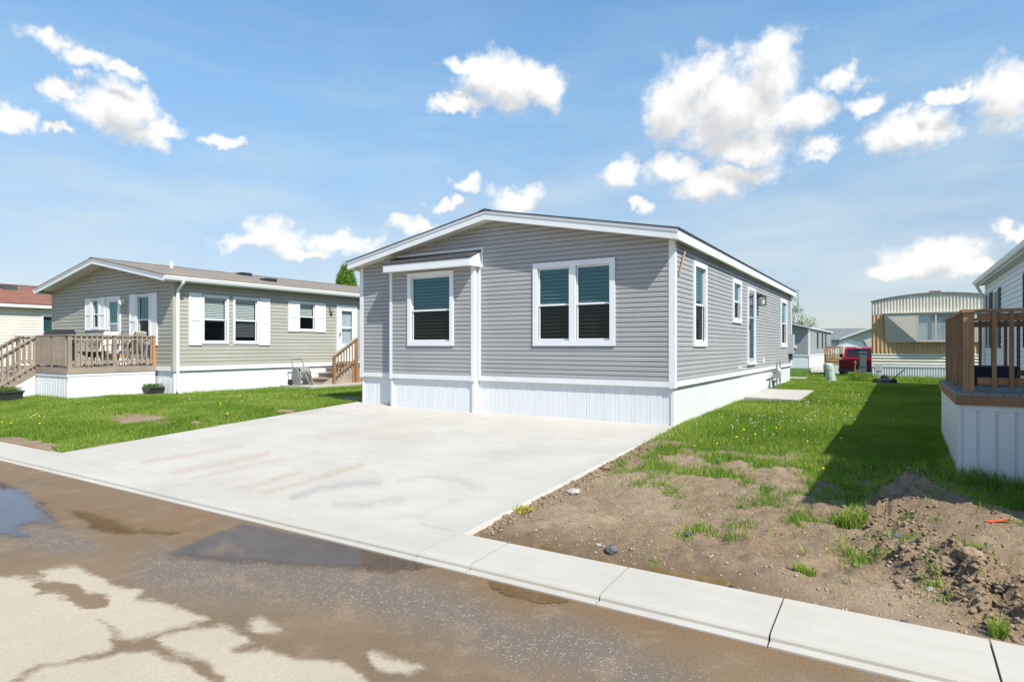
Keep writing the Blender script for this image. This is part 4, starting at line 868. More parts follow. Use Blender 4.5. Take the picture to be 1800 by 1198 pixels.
def deck_base(D, x0, x1, y0, y1, zf, wd, rim, floor, along, bw=.14):
    me = None
    if along == 'x': n = int((y1 - y0) / bw); st = (y1 - y0) / n
    else: n = int((x1 - x0) / bw); st = (x1 - x0) / n
    for k in range(n):
        if me is None:
            m_ = MB(); m_.box(0, x1 - x0, .003, st - .003, zf - .03, zf) if along == 'x' else m_.box(.003, st - .003, 0, y1 - y0, zf - .03, zf); me = m_.mesh('deck_board'); me.materials.append(M[floor])
        link('deck_board', me, D, (x0, y0 + k * st, 0) if along == 'x' else (x0 + k * st, y0, 0))
    for (a_, b_, c_, d_) in ((x0, x1, y0, y0 + .04), (x0, x1, y1 - .04, y1)): m_ = MB(); m_.box(a_, b_, c_, d_, zf - rim, zf - .031); m_.build('rim_board', wd + 'x', D)
    for (a_, b_, c_, d_) in ((x0, x0 + .04, y0 + .041, y1 - .041), (x1 - .04, x1, y0 + .041, y1 - .041)): m_ = MB(); m_.box(a_, b_, c_, d_, zf - rim, zf - .031); m_.build('rim_board', wd + 'y', D)

# weathered deck of the sage house
D1 = thing('deck', (-16.8, -2.1, 0), 'weathered grey wood deck with white skirting in front of the sage house', 'deck')
dx0, dx1, dy0, dy1, dzf, dzt = -18.5, -15.2, -3.3, -1.03, .86, 1.74
deck_base(D1, dx0, dx1, dy0, dy1, dzf, 'grey_wood_', .16, 'grey_wood_x', 'x')
rail_run(D1, (dx1 - .05, dy0 + .05), (dx1 - .05, dy1), dzf, dzt, 'grey_wood_', .128, [0.0, .5, .985], postmat={2: 'new_post'}, side=(1, 0))
rail_run(D1, (-17.17, dy0 + .052), (dx1 - .12, dy0 + .052), dzf, dzt, 'grey_wood_', .068, [0.0, .52], bal=.042, postmat={0: 'new_post'}, side=(0, -1), cap_over=.0)
rail_run(D1, (dx0 + .05, dy0 + .05), (dx0 + .05, dy1), dzf, dzt, 'grey_wood_', .128, [0., .5, 1.], side=(-1, 0))
d1r = W(dx1 - .03, dy0, (0, 1), (1, 0)); d1f = W(dx0, dy0 + .03, (1, 0), (0, -1))
skirting(D1, d1r, 0, dy1 - dy0, -.15, .70, .38, out=0, depth=.002); skirting(D1, d1f, 0, dx1 - dx0 - .03, -.15, .70, .155, out=0, grooves=((.1, .03),), depth=.014)
mb = MB(); d1f.box(mb, 0, dx1 - dx0 - .02, .60, .69, .002, .014); mb.build('skirting_rail', 'white_skirt', D1)
mb = MB(); d1r.box(mb, -.02, dy1 - dy0, .62, .69, .002, .012); mb.build('skirting_rail', 'white_skirt', D1)
# stairs toward the street
for k in range(5):
    m_ = MB(); y_ = dy0 - .25 * (k + 1); z_ = dzf - .175 * (k + 1) + .0; m_.box(-18.4, -17.22, y_ - .02, y_ + .26, z_ - .035, z_); m_.build('tread', 'grey_wood_x', D1)
    m_ = MB(); m_.box(-18.38, -17.24, y_ + .235, y_ + .255, z_, z_ + .14); m_.build('riser', 'grey_wood_x', D1)
for x_ in (-18.41, -17.2):
    m_ = MB(); m_.bar((x_, dy0, dzf - .12), (x_, dy0 - 1.28, dzf - 1.0), .04, .26); m_.build('stringer', 'grey_wood_y', D1)
    m_ = MB(); m_.prism([(dy0, -.2), (dy0, dzf - .26), (dy0 - 1.15, -.1), (dy0 - 1.15, -.2)], 'x', x_ - .028, x_ + .028); m_.build('stair_skirting', 'white_skirt', D1)
    sl = (dzt - .03, dzt - .03 - .88)
    m_ = MB(); m_.bar((x_ + .02, dy0 + .03, dzt - .017), (x_ + .02, dy0 - 1.28, dzt - .03 - .9), .13, .036); m_.build('handrail', 'grey_wood_y', D1)
    m_ = MB(); m_.bar((x_ + .02, dy0 + .03, dzt - .08), (x_ + .02, dy0 - 1.28, dzt - .09 - .9), .036, .085); m_.build('rail', 'grey_wood_y', D1)
    m_ = MB(); m_.bar((x_ + .02, dy0 + .0, dzf + .08), (x_ + .02, dy0 - 1.28, dzf - .82), .036, .085); m_.build('rail', 'grey_wood_y', D1)
    m_ = MB(); m_.box(x_ - .03, x_ + .06, dy0 - 1.33, dy0 - 1.24, -.1, dzt - .94); m_.build('post', 'grey_wood_z', D1)
    for k in range(1, 10):
        f = k / 10; y_ = dy0 - 1.28 * f; m_ = MB(); m_.box(x_ + .04, x_ + .078, y_ - .019, y_ + .019, dzf + .04 - .9 * f, dzt - .05 - .9 * f); m_.build('baluster', 'grey_wood_z', D1)
# newer brown deck of the white house
D2 = thing('deck', (4.7, -.6, 0), 'brown-stained wood deck with white skirting at the right edge', 'deck')
ex0, ex1, ey0, ey1, ezf, ezt = 3.95, 5.68, -2.19, .98, .90, 1.85
deck_base(D2, ex0, ex1, ey0, ey1, ezf, 'cedar_', .14, 'deck_floor', 'y')
rail_run(D2, (ex0 + .13, ey0 + .13), (ex0 + .13, ey1 - .1), ezf, ezt, 'cedar_', .125, [0., .52, 1.], side=(-1, 0), bal=.038, post=.1)
rail_run(D2, (ex0 + .21, ey0 + .132), (ex1, ey0 + .132), ezf, ezt, 'cedar_', .145, [1.], side=(0, -1), bal=.04, post=.1)
rail_run(D2, (ex0 + .21, ey1 - .102), (ex1, ey1 - .102), ezf, ezt, 'cedar_', .145, [1.], side=(0, 1), bal=.04, post=.1)
skirting(D2, W(ex0, ey0 + .03, (1, 0), (0, -1)), .03, ex1 - ex0, -.3, .76, .165, out=0, grooves=((.012, .05),), depth=.012); skirting(D2, W(ex0 + .03, ey0, (0, 1), (-1, 0)), .03, ey1 - ey0, -.3, .76, .165, out=0, grooves=((.012, .05),), depth=.012)
mb = MB(); mb.box(ex0 + .022, ex0 + .055, ey0 + .022, ey0 + .055, -.35, .76); mb.build('skirting_corner', 'white_skirt', D2)
mb = MB(); mb.box(4.25, 4.72, -.5, .1, .905, 1.12); mb.box(4.22, 4.75, -.53, .13, 1.121, 1.16); o = mb.build('storage_box', 'navy'); tag(o, 'dark blue lidded box on the brown deck floor', 'box')
# side steps of the sage house
ST = thing('stairs', (-13.75, 4.6, .1), 'brown wood side steps with a railing up to the sage house door', 'stairs')
for k in range(4):
    y_ = 4.82 - .34 * (k + 1); z_ = .80 - .17 * (k + 1) + .02; m_ = MB(); m_.box(-14.2, -13.22, y_ - .03, y_ + .34, z_ - .04, z_); m_.build('tread', 'grey_wood_x', ST); m_ = MB(); m_.box(-14.18, -13.24, y_ + .0, y_ + .025, z_ - .17, z_ - .041); m_.build('riser', 'grey_wood_x', ST)
for k in range(9): m_ = MB(); m_.box(-14.25, -13.2, 4.83 + .14 * k, 4.965 + .14 * k, .76, .80); m_.build('deck_board', 'grey_wood_x', ST)
for k in range(9): m_ = MB(); m_.box(-13.225, -13.20, 4.84 + .14 * k, 4.975 + .14 * k, .1, .755); m_.build('side_board', 'cedar_z', ST)
m_ = MB(); m_.prism([(3.4, .1), (4.83, .76), (4.83, .1)], 'x', -13.235, -13.21); m_.build('stringer', 'grey_wood_y', ST)
for y_, za, zb in ((3.95, .1, 1.06), (4.98, .1, 1.70), (6.02, .1, 1.70)): m_ = MB(); m_.box(-13.2, -13.11, y_ - .045, y_ + .045, za, zb); m_.build('post', 'cedar_z', ST)
for a_, b_, wd_, hh in (((3.9, 1.09), (5.0, 1.74), .12, .035), ((3.95, 1.02), (5.0, 1.67), .036, .085), ((4.0, .40), (4.95, .96), .036, .08), ((5.0, 1.74), (6.1, 1.74), .12, .035)): m_ = MB(); m_.bar((-13.15, *a_), (-13.15, *b_), wd_, hh); m_.build('rail', 'grey_wood_y', ST)
for k in range(1, 8): f = k / 8; y_ = 3.95 + 1.03 * f; m_ = MB(); m_.box(-13.11, -13.075, y_ - .018, y_ + .018, .32 + .6 * f, 1.05 + .62 * f); m_.build('baluster', 'cedar_z', ST)
for k in range(1, 8): y_ = 4.98 + 1.04 * k / 8; m_ = MB(); m_.box(-13.11, -13.075, y_ - .018, y_ + .018, .8, 1.70); m_.build('baluster', 'cedar_z', ST)

# ------------------------------------------------------------------ things round the sage house
HC = thing('hose_reel_cart', (-13.65, 3.0, .115), 'grey garden hose reel cart beside the wood steps', 'hose reel')
hx_, hy_, hz_ = -13.65, 3.0, .115
for s_ in (-.24, .24):
    m_ = MB(); m_.prism([(hx_ - .28, hz_), (hx_ + .30, hz_), (hx_ + .22, hz_ + .12), (hx_ + .08, hz_ + .50), (hx_ - .08, hz_ + .62), (hx_ - .2, hz_ + .5)], 'y', hy_ + s_ - .02, hy_ + s_ + .02); m_.build('side_frame', 'plastic_grey', HC)
    m_ = MB(); m_.tube([(hx_ - .25, hy_ + s_ * 1.15, hz_ + .1 - .0), (hx_ - .25, hy_ + s_ * 1.35, hz_ + .1)], .1, 14); m_.build('wheel', 'tyre', HC)
m_ = MB(); m_.tube([(hx_ - .16, hy_ - .22, hz_ + .5), (hx_ - .3, hy_ - .22, hz_ + .88), (hx_ - .3, hy_ + .22, hz_ + .88), (hx_ - .16, hy_ + .22, hz_ + .5)], .022, 8); m_.build('handle', 'plastic_grey', HC)
pts = []; 
for k in range(9 * 14): a_ = k / 14 * 2 * math.pi; r_ = .19 + .02 * math.sin(k * .37) + .02 * (k // 56); pts.append((hx_ + r_ * math.cos(a_), hy_ - .2 + .4 * abs(((k / 14 / 4.5) % 2) - 1), hz_ + .38 + r_ * math.sin(a_)))
pts += [(hx_ + .2, hy_ - .1, hz_ + .5), (hx_ + .33, hy_ - .08, hz_ + .25), (hx_ + .38, hy_, hz_ + .03), (hx_ + .2, hy_ + .25, hz_ + .02)]
m_ = MB(); m_.tube(pts, .018, 6); m_.build('hose', 'hose', HC, True)
def planter(px, py, z, w_, d_, h_, label):
    q = onZ(px, py, z); x_, y_ = q[0], q[1]; T = thing('planter', (x_, y_, z), label, 'planter', None)
    m_ = MB(); a_ = .8; m_.hexa([(x_ - w_ * a_, y_ - d_ * a_, z), (x_ + w_ * a_, y_ - d_ * a_, z), (x_ + w_ * a_, y_ + d_ * a_, z), (x_ - w_ * a_, y_ + d_ * a_, z), (x_ - w_, y_ - d_, z + h_), (x_ + w_, y_ - d_, z + h_), (x_ + w_, y_ + d_, z + h_), (x_ - w_, y_ + d_, z + h_)])
    m_.box(x_ - w_ - .015, x_ + w_ + .015, y_ - d_ - .015, y_ + d_ + .015, z + h_ - .04, z + h_ + .005); m_.build('pot', 'pot', T)
    leaves('plant', T, np.array([[x_ + rng.uniform(-w_, w_), y_ + rng.uniform(-d_, d_), z + h_ + rng.uniform(0, .09)] for _ in range(500)]), .045, (.10, .19, .03), 'leaf')
def leaves(name, parent, pts, size, col, m, var=.35, up=.3, aspect=.55):
    n = len(pts); d = rng.normal(size=(n, 3)); d[:, 2] += up; d /= np.linalg.norm(d, axis=1)[:, None]; b_ = np.cross(d, rng.normal(size=(n, 3))); b_ /= np.linalg.norm(b_, axis=1)[:, None]
    s_ = size * rng.uniform(.6, 1.4, (n, 1)); v = np.stack([pts - d * s_ * .5, pts + b_ * s_ * aspect * .5, pts + d * s_ * .5, pts - b_ * s_ * aspect * .5], 1).reshape(-1, 3)
    f = np.arange(4 * n).reshape(n, 4); k = rng.uniform(1 - var, 1 + var, (n, 1)); c_ = np.array(col)[None] * k * np.array([1, 1, 1.]) + rng.uniform(-.015, .015, (n, 1)) * np.array([1, .3, 0]); c_ = np.clip(np.repeat(c_, 4, 0), .003, 1)
    return np_mesh(name, v, f, m, parent, c_, 'tint')
planter(17, 706, -.06, .34, .2, .30, 'dark rectangular planter with green plants beside the deck stairs')
planter(268, 694, .0, .26, .2, .24, 'dark planter tub at the end of the deck skirting by the downspout')
# on the weathered deck
GR = thing('grill', (-17.3, -2.65, .86), 'black covered barbecue grill behind the deck pickets', 'grill')
gx_, gy_ = -17.3, -2.65
m_ = MB(); m_.prism([(gx_ - .40, 1.72), (gx_ - .37, 1.83), (gx_ - .27, 1.905), (gx_ + .27, 1.905), (gx_ + .37, 1.83), (gx_ + .40, 1.72)], 'y', gy_ - .25, gy_ + .25); m_.build('lid', 'black_metal', GR)
m_ = MB(); m_.box(gx_ - .41, gx_ + .41, gy_ - .27, gy_ + .27, 1.5, 1.715); m_.box(gx_ - .36, gx_ + .36, gy_ - .22, gy_ + .22, .92, 1.5); m_.build('cabinet', 'black_metal', GR)
for s_ in (-.3, .3): m_ = MB(); m_.tube([(gx_ + s_, gy_ - .2, .9), (gx_ + s_, gy_ + .2, .9)], .04, 10); m_.build('wheel', 'tyre', GR)
FP = thing('fire_pit', (-15.8, -2.45, .86), 'small round black fire pit table on the weathered deck', 'fire pit')
m_ = MB(); m_.lathe(-15.8, -2.45, [(.06, 1.12), (.26, 1.19), (.34, 1.26), (.34, 1.28), (.24, 1.22), (.02, 1.16)], 18); m_.build('bowl', 'black_metal', FP)
for k in range(3): a_ = k * 2.1 + .4; m_ = MB(); m_.tube([(-15.8 + .1 * math.cos(a_), -2.45 + .1 * math.sin(a_), 1.17), (-15.8 + .22 * math.cos(a_), -2.45 + .22 * math.sin(a_), .862)], .02, 6); m_.build('leg', 'black_metal', FP)
def patio_chair(x, y, rz, label):
    T = thing('patio_chair', (x, y, .862), label, 'chair', 'patio chairs on the weathered deck'); c_, s_ = math.cos(rz), math.sin(rz)
    tf = lambda a_, b_, z: (x + a_ * c_ - b_ * s_, y + a_ * s_ + b_ * c_, .862 + z)
    for sd in (-.28, .28):
        m_ = MB(); m_.tube([(sd, -.28, 0), (sd, -.26, .30), (sd, -.28, .58), (sd, .0, .62), (sd, .24, .58)], .016, 6); m_.xf(tf); m_.build('arm_frame', 'black_metal', T)
        m_ = MB(); m_.tube([(sd, .32, 0), (sd, .2, .38), (sd, .42, .98)], .016, 6); m_.xf(tf); m_.build('back_frame', 'black_metal', T)
    m_ = MB(); m_.hexa([(-.26, -.26, .36), (.26, -.26, .36), (.26, .2, .34), (-.26, .2, .34), (-.26, -.27, .45), (.26, -.27, .45), (.26, .2, .43), (-.26, .2, .43)]); m_.xf(tf); m_.build('seat_cushion', 'cushion', T)
    m_ = MB(); m_.hexa([(-.25, .16, .44), (.25, .16, .44), (.25, .25, .42), (-.25, .25, .42), (-.25, .34, 1.0), (.25, .34, 1.0), (.25, .42, .98), (-.25, .42, .98)]); m_.xf(tf); m_.build('back_cushion', 'cushion', T)
patio_chair(-15.75, -1.55, R(-60), 'cream cushioned black patio chair nearest the new orange post'); patio_chair(-16.45, -1.9, R(25), 'cream cushioned black patio chair near the front door of the sage house')
PB = thing('planter_box', (-17.4, -1.25, .86), 'long low box of straw on a white base against the sage house wall', 'planter box')
m_ = MB(); m_.box(-18.3, -16.7, -1.42, -1.08, .862, 1.06); m_.build('base', 'white_trim', PB); m_ = MB(); m_.box(-18.3, -16.7, -1.42, -1.08, 1.061, 1.17); m_.build('box', 'pine_x', PB)
leaves('straw', PB, np.array([[rng.uniform(-18.3, -16.7), rng.uniform(-1.42, -1.08), rng.uniform(1.17, 1.28)] for _ in range(500)]), .09, (.32, .2, .09), 'leaf', aspect=.15)

# ------------------------------------------------------------------ things behind and right of the grey house
GM = thing('gas_meter', (.2, 10.4, .07), 'grey gas meter and regulator pipes by the grey house skirting', 'gas meter')
for x_, y_, h_ in ((.17, 10.1, .92), (.17, 10.75, .95)):
    m_ = MB(); m_.tube([(x_, y_, .0), (x_, y_, h_)], .022, 8); m_.lathe(x_, y_, [(.04, .3), (.04, .36)], 8); m_.build('riser_pipe', 'grey_metal', GM)
m_ = MB(); m_.tube([(.17, 9.3, .63), (.17, 10.75, .63)], .02, 8); m_.build('cross_pipe', 'dark_grey', GM)
m_ = MB(); m_.lathe(0, 0, [(.03, -.06), (.13, -.04), (.14, 0), (.13, .04), (.03, .06)], 14); m_.xf(lambda x, y, z: (.19 + z, 10.45 + x, .60 + y)); m_.build('meter_body', 'grey_box', GM)
m_ = MB(); m_.box(.1, .3, 9.85, 10.0, .42, .60); m_.build('regulator', 'grey_metal', GM)
SI = MB(); SI.tube([(.13, 9.75, .0), (.13, 9.75, .32)], .035, 8); SI.box(.08, .18, 9.7, 9.8, .30, .36); o = SI.build('standpipe', 'dark_grey'); tag(o, 'short dark standpipe in the grass below the gas meter', 'pipe')
def pedestal(px, py, z, w_, d_, h_, lean, m, label, cap=True):
    q = onZ(px, py, z); T = thing('utility_pedestal', (q[0], q[1], z), label, 'utility box'); x_, y_ = q[0], q[1]
    f = lambda x, y, zz: (x_ + x + lean * (zz), y_ + y, z - .1 + zz)
    m_ = MB(); m_.lathe(0, 0, [(w_ * 1.12, 0), (w_ * 1.12, h_ * .16), (w_ * .96, h_ * .22), (w_ * .92, h_ * .72)], 14); m_.xf(f); m_.build('body', m, T, False)
    m_ = MB(); m_.lathe(0, 0, [(w_ * 1.02, h_ * .72), (w_ * 1.02, h_ * .96), (w_ * .9, h_ * 1.03), (w_ * .3, h_ * 1.06)], 14); m_.xf(f); m_.build('cap', m, T)
    return T
pedestal(1463, 671, .09, .17, .17, .76, -.18, 'pale_green', 'pale green leaning utility pedestal in the grass')
pedestal(1453, 664, .09, .12, .12, .62, .0, 'slate_green', 'darker utility pedestal just behind the leaning pale one')
q = onZ(1517, 662, .12); EP = thing('electric_pedestal', (q[0], q[1], .1), 'tall slate-grey electric pedestal in front of the red pickup', 'utility box')
m_ = MB(); m_.box(q[0] - .15, q[0] + .13, q[1] - .1, q[1] + .1, .0, 1.12); m_.prism([(q[0] - .17, 1.121), (q[0] + .15, 1.121), (q[0] + .12, 1.2), (q[0] - .14, 1.2)], 'y', q[1] - .12, q[1] + .12); m_.build('cabinet', 'slate_green', EP)
m_ = MB(); m_.box(q[0] - .11, q[0] + .09, q[1] - .115, q[1] - .101, .55, 1.0); m_.build('access_door', 'slate_green', EP)
q = onZ(1501, 667, .12); m_ = MB(); m_.tube([(q[0], q[1], .05), (q[0] + .02, q[1], .4), (q[0] + .04, q[1], .78)], .03, 8); m_.lathe(q[0] + .04, q[1], [(.05, .74), (.05, .82), (.02, .86)], 8); o = m_.build('marker_post', 'rust'); tag(o, 'thin rusty pipe post beside the electric pedestal', 'post')
q = onZ(1511, 664, .12); m_ = MB()
for k in range(14): a_ = rng.uniform(0, 6.28); r_ = rng.uniform(0, .3); z_ = .1 + rng.uniform(0, .22); m_.bar((q[0] + r_ * math.cos(a_), q[1] + r_ * math.sin(a_), z_), (q[0] + r_ * math.cos(a_) + rng.uniform(-.25, .25), q[1] + rng.uniform(-.2, .2), z_ + rng.uniform(-.03, .12)), .06, .03)
o = m_.build('scrap_pile', 'rust'); tag(o, 'low heap of rusty scrap at the foot of the electric pedestal', 'scrap')
for px, lab in ((1543, 'grey meter post at the corner of the tan trailer'), (1549, 'thinner grey pipe post in front of the tan trailer skirting')):
    q = onZ(px, 667, .1); m_ = MB(); w_ = .07 if px == 1543 else .035; m_.box(q[0] - w_, q[0] + w_, q[1] - .05, q[1] + .05, .0, .66); m_.box(q[0] - w_ * 1.4, q[0] + w_ * 1.4, q[1] - .07, q[1] + .07, .45, .68); o = m_.build('meter_post', 'grey_box'); tag(o, lab, 'post')
q = onZ(1555, 674, .1); MW = thing('push_mower', (q[0], q[1], .1), 'black push mower lying at the edge of the shade', 'mower'); mx_, my_ = q[0], q[1]
m_ = MB(); m_.hexa([(mx_ - .3, my_ - .22, .14), (mx_ + .3, my_ - .22, .14), (mx_ + .3, my_ + .22, .14), (mx_ - .3, my_ + .22, .14), (mx_ - .22, my_ - .17, .28), (mx_ + .22, my_ - .17, .28), (mx_ + .22, my_ + .17, .28), (mx_ - .22, my_ + .17, .28)]); m_.build('housing', 'navy', MW)
m_ = MB(); m_.lathe(mx_, my_, [(.13, .28), (.13, .36), (.07, .41)], 12); m_.build('engine', 'black_metal', MW)
for a_ in (-.28, .28):
    for b_ in (-.24, .24): m_ = MB(); m_.tube([(mx_ + a_, my_ + b_ - .03, .17), (mx_ + a_, my_ + b_ + .03, .17)], .1, 12); m_.build('wheel', 'tyre', MW)
m_ = MB(); m_.tube([(mx_ + .22, my_ - .15, .25), (mx_ + .6, my_ - .12, .62), (mx_ + .6, my_ + .12, .62), (mx_ + .22, my_ + .15, .25)], .015, 6); m_.build('handle', 'black_metal', MW)

# tan trailer across the back
T_ = thing('trailer_home', (4.75, 24, .05), 'tan and cream corrugated older trailer home behind the lawn', 'trailer home')
TX0, TX1, TY0, TY1 = 2.50, 6.95, 19.2, 31.
tm = (TX0 + TX1) / 2
def arc(x): return 3.30 + .27 * (1 - ((x - tm) / (tm - TX0)) ** 2)
def ribs(name, x0, x1, z0, ztop, m, parent, pitch=.115, dep=.03, y=TY0, horiz=False):
    m_ = MB()
    if horiz:
        n = max(1, int((ztop - z0) / pitch)); zs = [z0 + (ztop - z0) * k / (2 * n) for k in range(2 * n + 1)]; vs_ = [(x, y - (dep if k % 2 else 0), z) for x in (x0, x1) for k, z in enumerate(zs)]; k_ = len(zs); m_.add(vs_, [(i, i + 1, i + 1 + k_, i + k_) for i in range(k_ - 1)])
    else:
        n = max(1, int((x1 - x0) / pitch)); st = (x1 - x0) / n; fr = [0, .2, .35, .65, .8]; dd = [0, 0, dep, dep, 0]
        xs_ = [(x0 + st * (k + a_), b_) for k in range(n) for a_, b_ in zip(fr, dd)] + [(x1, 0)]
        vs_ = [(x, y - d, z0) for x, d in xs_] + [(x, y - d, ztop(x) if callable(ztop) else ztop) for x, d in xs_]; k_ = len(xs_); m_.add(vs_, [(i, i + 1, i + 1 + k_, i + k_) for i in range(k_ - 1)])
    return m_.build(name, m, parent)
m_ = MB(); pl = [(TX0 + .01, .1)] + [(TX1 - .01, .1)] + [(TX1 - .01 - (TX1 - TX0 - .02) * k / 12, arc(TX1 - (TX1 - TX0) * k / 12) - .03) for k in range(13)]; m_.prism(pl, 'y', TY0 + .02, TY1); m_.build('body', 'cream_metal', T_)
m_ = MB(); pts = [(TX0 - .03 + (TX1 - TX0 + .06) * k / 16, arc(TX0 + (TX1 - TX0) * k / 16)) for k in range(17)]; m_.prism(pts + [(x, z + .03) for x, z in pts[::-1]], 'y', TY0 - .08, TY1 + .05); rf = m_.build('roof', 'grey_metal', T_)
m_ = MB(); m_.box(4.55, 4.95, 20.0, 20.4, 3.55, 3.72); m_.build('roof_vent', 'rust', rf)
for k in range(5):
    a_ = TX0 + (TX1 - TX0) * k / 5; ribs('upper_panel', a_, a_ + (TX1 - TX0) / 5, 2.74, arc, 'cream_metal', T_, .11)
    ribs('tan_panel', a_, a_ + (TX1 - TX0) / 5, 1.14, 2.735, 'tan_metal', T_, .14, .035)
    ribs('skirting_panel', a_, a_ + (TX1 - TX0) / 5, -.05, .56, 'white_skirt', T_, .085, .025)
ribs('lower_panel', TX0, TX1, .64, 1.135, 'cream_metal', T_, .12, .03, horiz=True)
m_ = MB(); m_.box(TX0, TX1, TY0 - .04, TY0 + .01, .561, .64); m_.build('belt_rail', 'white_trim', T_)
# faceted bay window
by = TY0 - .26; A, Dn, B, C_ = (2.95, by, 2.77), (3.02, TY0 - .03, 1.57), (4.10, by, 2.77), (4.10, by, 1.60)
mir = lambda p: (2 * tm - p[0], p[1], p[2]); A2, D2_, B2, C2 = mir(A), mir(Dn), mir(B), mir(C_)
m_ = MB(); m_.add([A, B, C_, Dn, A2, B2, C2, D2_], [(0, 1, 2), (0, 2, 3), (5, 4, 6), (4, 7, 6), (3, 2, 6, 7), (0, 4, 5, 1)]); m_.add([A, Dn, (A[0], TY0 - .03, A[2]), A2, D2_, (A2[0], TY0 - .03, A2[2])], [(0, 1, 2), (3, 4, 5)])
m_.box(B[0], B2[0], by - .005, by + .03, 1.60, 1.68); m_.box(B[0], B2[0], by - .005, by + .03, 2.70, 2.77); m_.box(B[0], B[0] + .05, by - .005, by + .03, 1.681, 2.699); m_.box(B2[0] - .05, B2[0], by - .005, by + .03, 1.681, 2.699); m_.box(tm - .03, tm + .03, by - .006, by + .03, 1.681, 2.699)
bw_ = m_.build('bay_window', 'taupe', T_)
for a_, b_ in ((B[0] + .05, tm - .03), (tm + .03, B2[0] - .05)):
    MB().add([(a_, by + .012, 1.68), (b_, by + .012, 1.68), (b_, by + .012, 2.7), (a_, by + .012, 2.7)], [(0, 1, 2, 3)]).build('pane', 'glass_plain', bw_)
    MB().add([(a_, by + .1, 1.68), (b_, by + .1, 1.68), (b_, by + .1, 2.7), (a_, by + .1, 2.7)], [(0, 1, 2, 3)]).build('curtain', 'curtain', bw_)
m_ = MB(); m_.box(A[0] - .03, A2[0] + .03, TY0 - .30, TY0 - .0, 2.772, 2.80); m_.build('bay_top', 'cream_metal', bw_)

# red pickup, tail towards the lawn
PK = thing('pickup_truck', (1.35, 31.5, -.5), 'red pickup truck parked tail-first beyond the lawn', 'truck'); kx, ky, kz = 1.42, 31.0, -.5
def K(m_): return m_.xf(lambda x, y, z: (kx + x, ky + y, kz + z))
m_ = MB(); m_.prism([(.05, .55), (.02, 1.02), (.08, 1.12), (1.9, 1.12), (1.95, .5), (5.3, .5), (5.5, .6), (5.5, .98), (5.3, 1.12), (3.9, 1.18), (1.95, 1.2), (1.95, .55)], 'x', -.97, .97); m_.v = [(x * (1 - .05 * max(0, z - .8)), y, z) for x, y, z in m_.v]; K(m_).build('body', 'red_paint', PK)
m_ = MB(); m_.prism([(1.9, 1.15), (2.05, 1.82), (2.5, 1.90), (3.3, 1.87), (4.0, 1.18)], 'x', -.86, .86); m_.v = [(x * (1 - .16 * max(0, z - 1.15)), y, z) for x, y, z in m_.v]; K(m_).build('cab', 'red_paint', PK)
m_ = MB(); m_.hexa([(-.70, 1.90, 1.26), (.70, 1.90, 1.26), (.70, 1.93, 1.26), (-.70, 1.93, 1.26), (-.62, 2.00, 1.74), (.62, 2.00, 1.74), (.62, 2.03, 1.74), (-.62, 2.03, 1.74)]); K(m_).build('rear_window', 'glass_dark', PK)
m_ = MB(); m_.box(-.16, .16, 2.0, 2.05, 1.80, 1.85); K(m_).build('brake_light', 'white_metal', PK)
m_ = MB(); m_.box(-.80, .80, -.03, .045, .62, 1.13); m_.box(-.74, .74, -.045, -.031, .70, .74); tg = K(m_).build('tailgate', 'red_paint', PK)
m_ = MB(); m_.box(-.12, .12, -.05, -.031, .98, 1.05); K(m_).build('latch', 'black_metal', tg)
m_ = MB(); m_.box(-.98, .98, -.16, .04, .40, .60); K(m_).build('bumper', 'dark_grey', PK)
m_ = MB(); m_.box(-.16, .16, -.175, -.161, .44, .54); K(m_).build('licence_plate', 'white_metal', PK)
for s_ in (-1, 1): m_ = MB(); m_.box(min(s_ * .82, s_ * .96), max(s_ * .82, s_ * .96), -.025, .05, .66, 1.08); K(m_).build('tail_light', 'red_paint', PK)
for s_ in (-1, 1):
    m_ = MB(); m_.box(min(s_ * .97, s_ * 1.16), max(s_ * .97, s_ * 1.16), 3.3, 3.42, 1.2, 1.42); K(m_).build('side_mirror', 'black_metal', PK)
    for y_ in (1.05, 4.45):
        m_ = MB(); m_.tube([(s_ * .74, y_, .39), (s_ * .99, y_, .39)], .39, 20); wh = K(m_).build('wheel', 'tyre', PK); m_ = MB(); m_.tube([(s_ * .97, y_, .39), (s_ * 1.0, y_, .39)], .24, 16); K(m_).build('rim', 'chrome', wh)

# long grey house beyond
G = thing('mobile_home', (-5.3, 60, -.45), 'long narrow grey home with white skirting far behind the grey house', 'house')
gX0, gX1, gY0, gY1 = -7.6, -3.15, 49.5, 71
gp5 = roofline(gX0, gX1, 3.15, 3.75, .2, .15); GF = W(gX0, gY0, (1, 0), (0, -1)); GRt = W(gX1, gY0, (0, 1), (1, 0))
wall_with_boards(G, GF, 0, gX1 - gX0, .55, 3.0, .13, 'siding_dark', [], gp5); wall_with_boards(G, GRt, 0, gY1 - gY0, .55, 3.05, .13, 'siding_dark', [op(6, 7, 1.2, 2.8, .06), op(10.6, 11.6, 1.2, 2.8, .06), op(14.2, 15.2, 1.2, 2.8, .06)], boards=False)
wall_with_boards(G, W(gX0, gY1, (1, 0), (0, 1)), 0, gX1 - gX0, .55, 3.0, .13, 'siding_dark', [], gp5, boards=False); wall_with_boards(G, W(gX0, gY0, (0, 1), (-1, 0)), 0, gY1 - gY0, .55, 3.05, .13, 'siding_dark', [], boards=False)
gable_roof(G, gX0, gX1, gY0, gY1, 3.15, 3.75, .2, .5, .16, 'shingle_grey')
for wf_, ln in ((GF, gX1 - gX0), (GRt, gY1 - gY0)): skirting(G, wf_, 0, ln, -.5, .56, .6); band(G, wf_, 0, ln, .55, .65)
for u in (6, 10.6, 14.2): window(G, GRt, u, u + 1, 1.2, 2.8, .06, blind=False, upper='glass_dark', lower='glass_dark', trim='dark_grey')
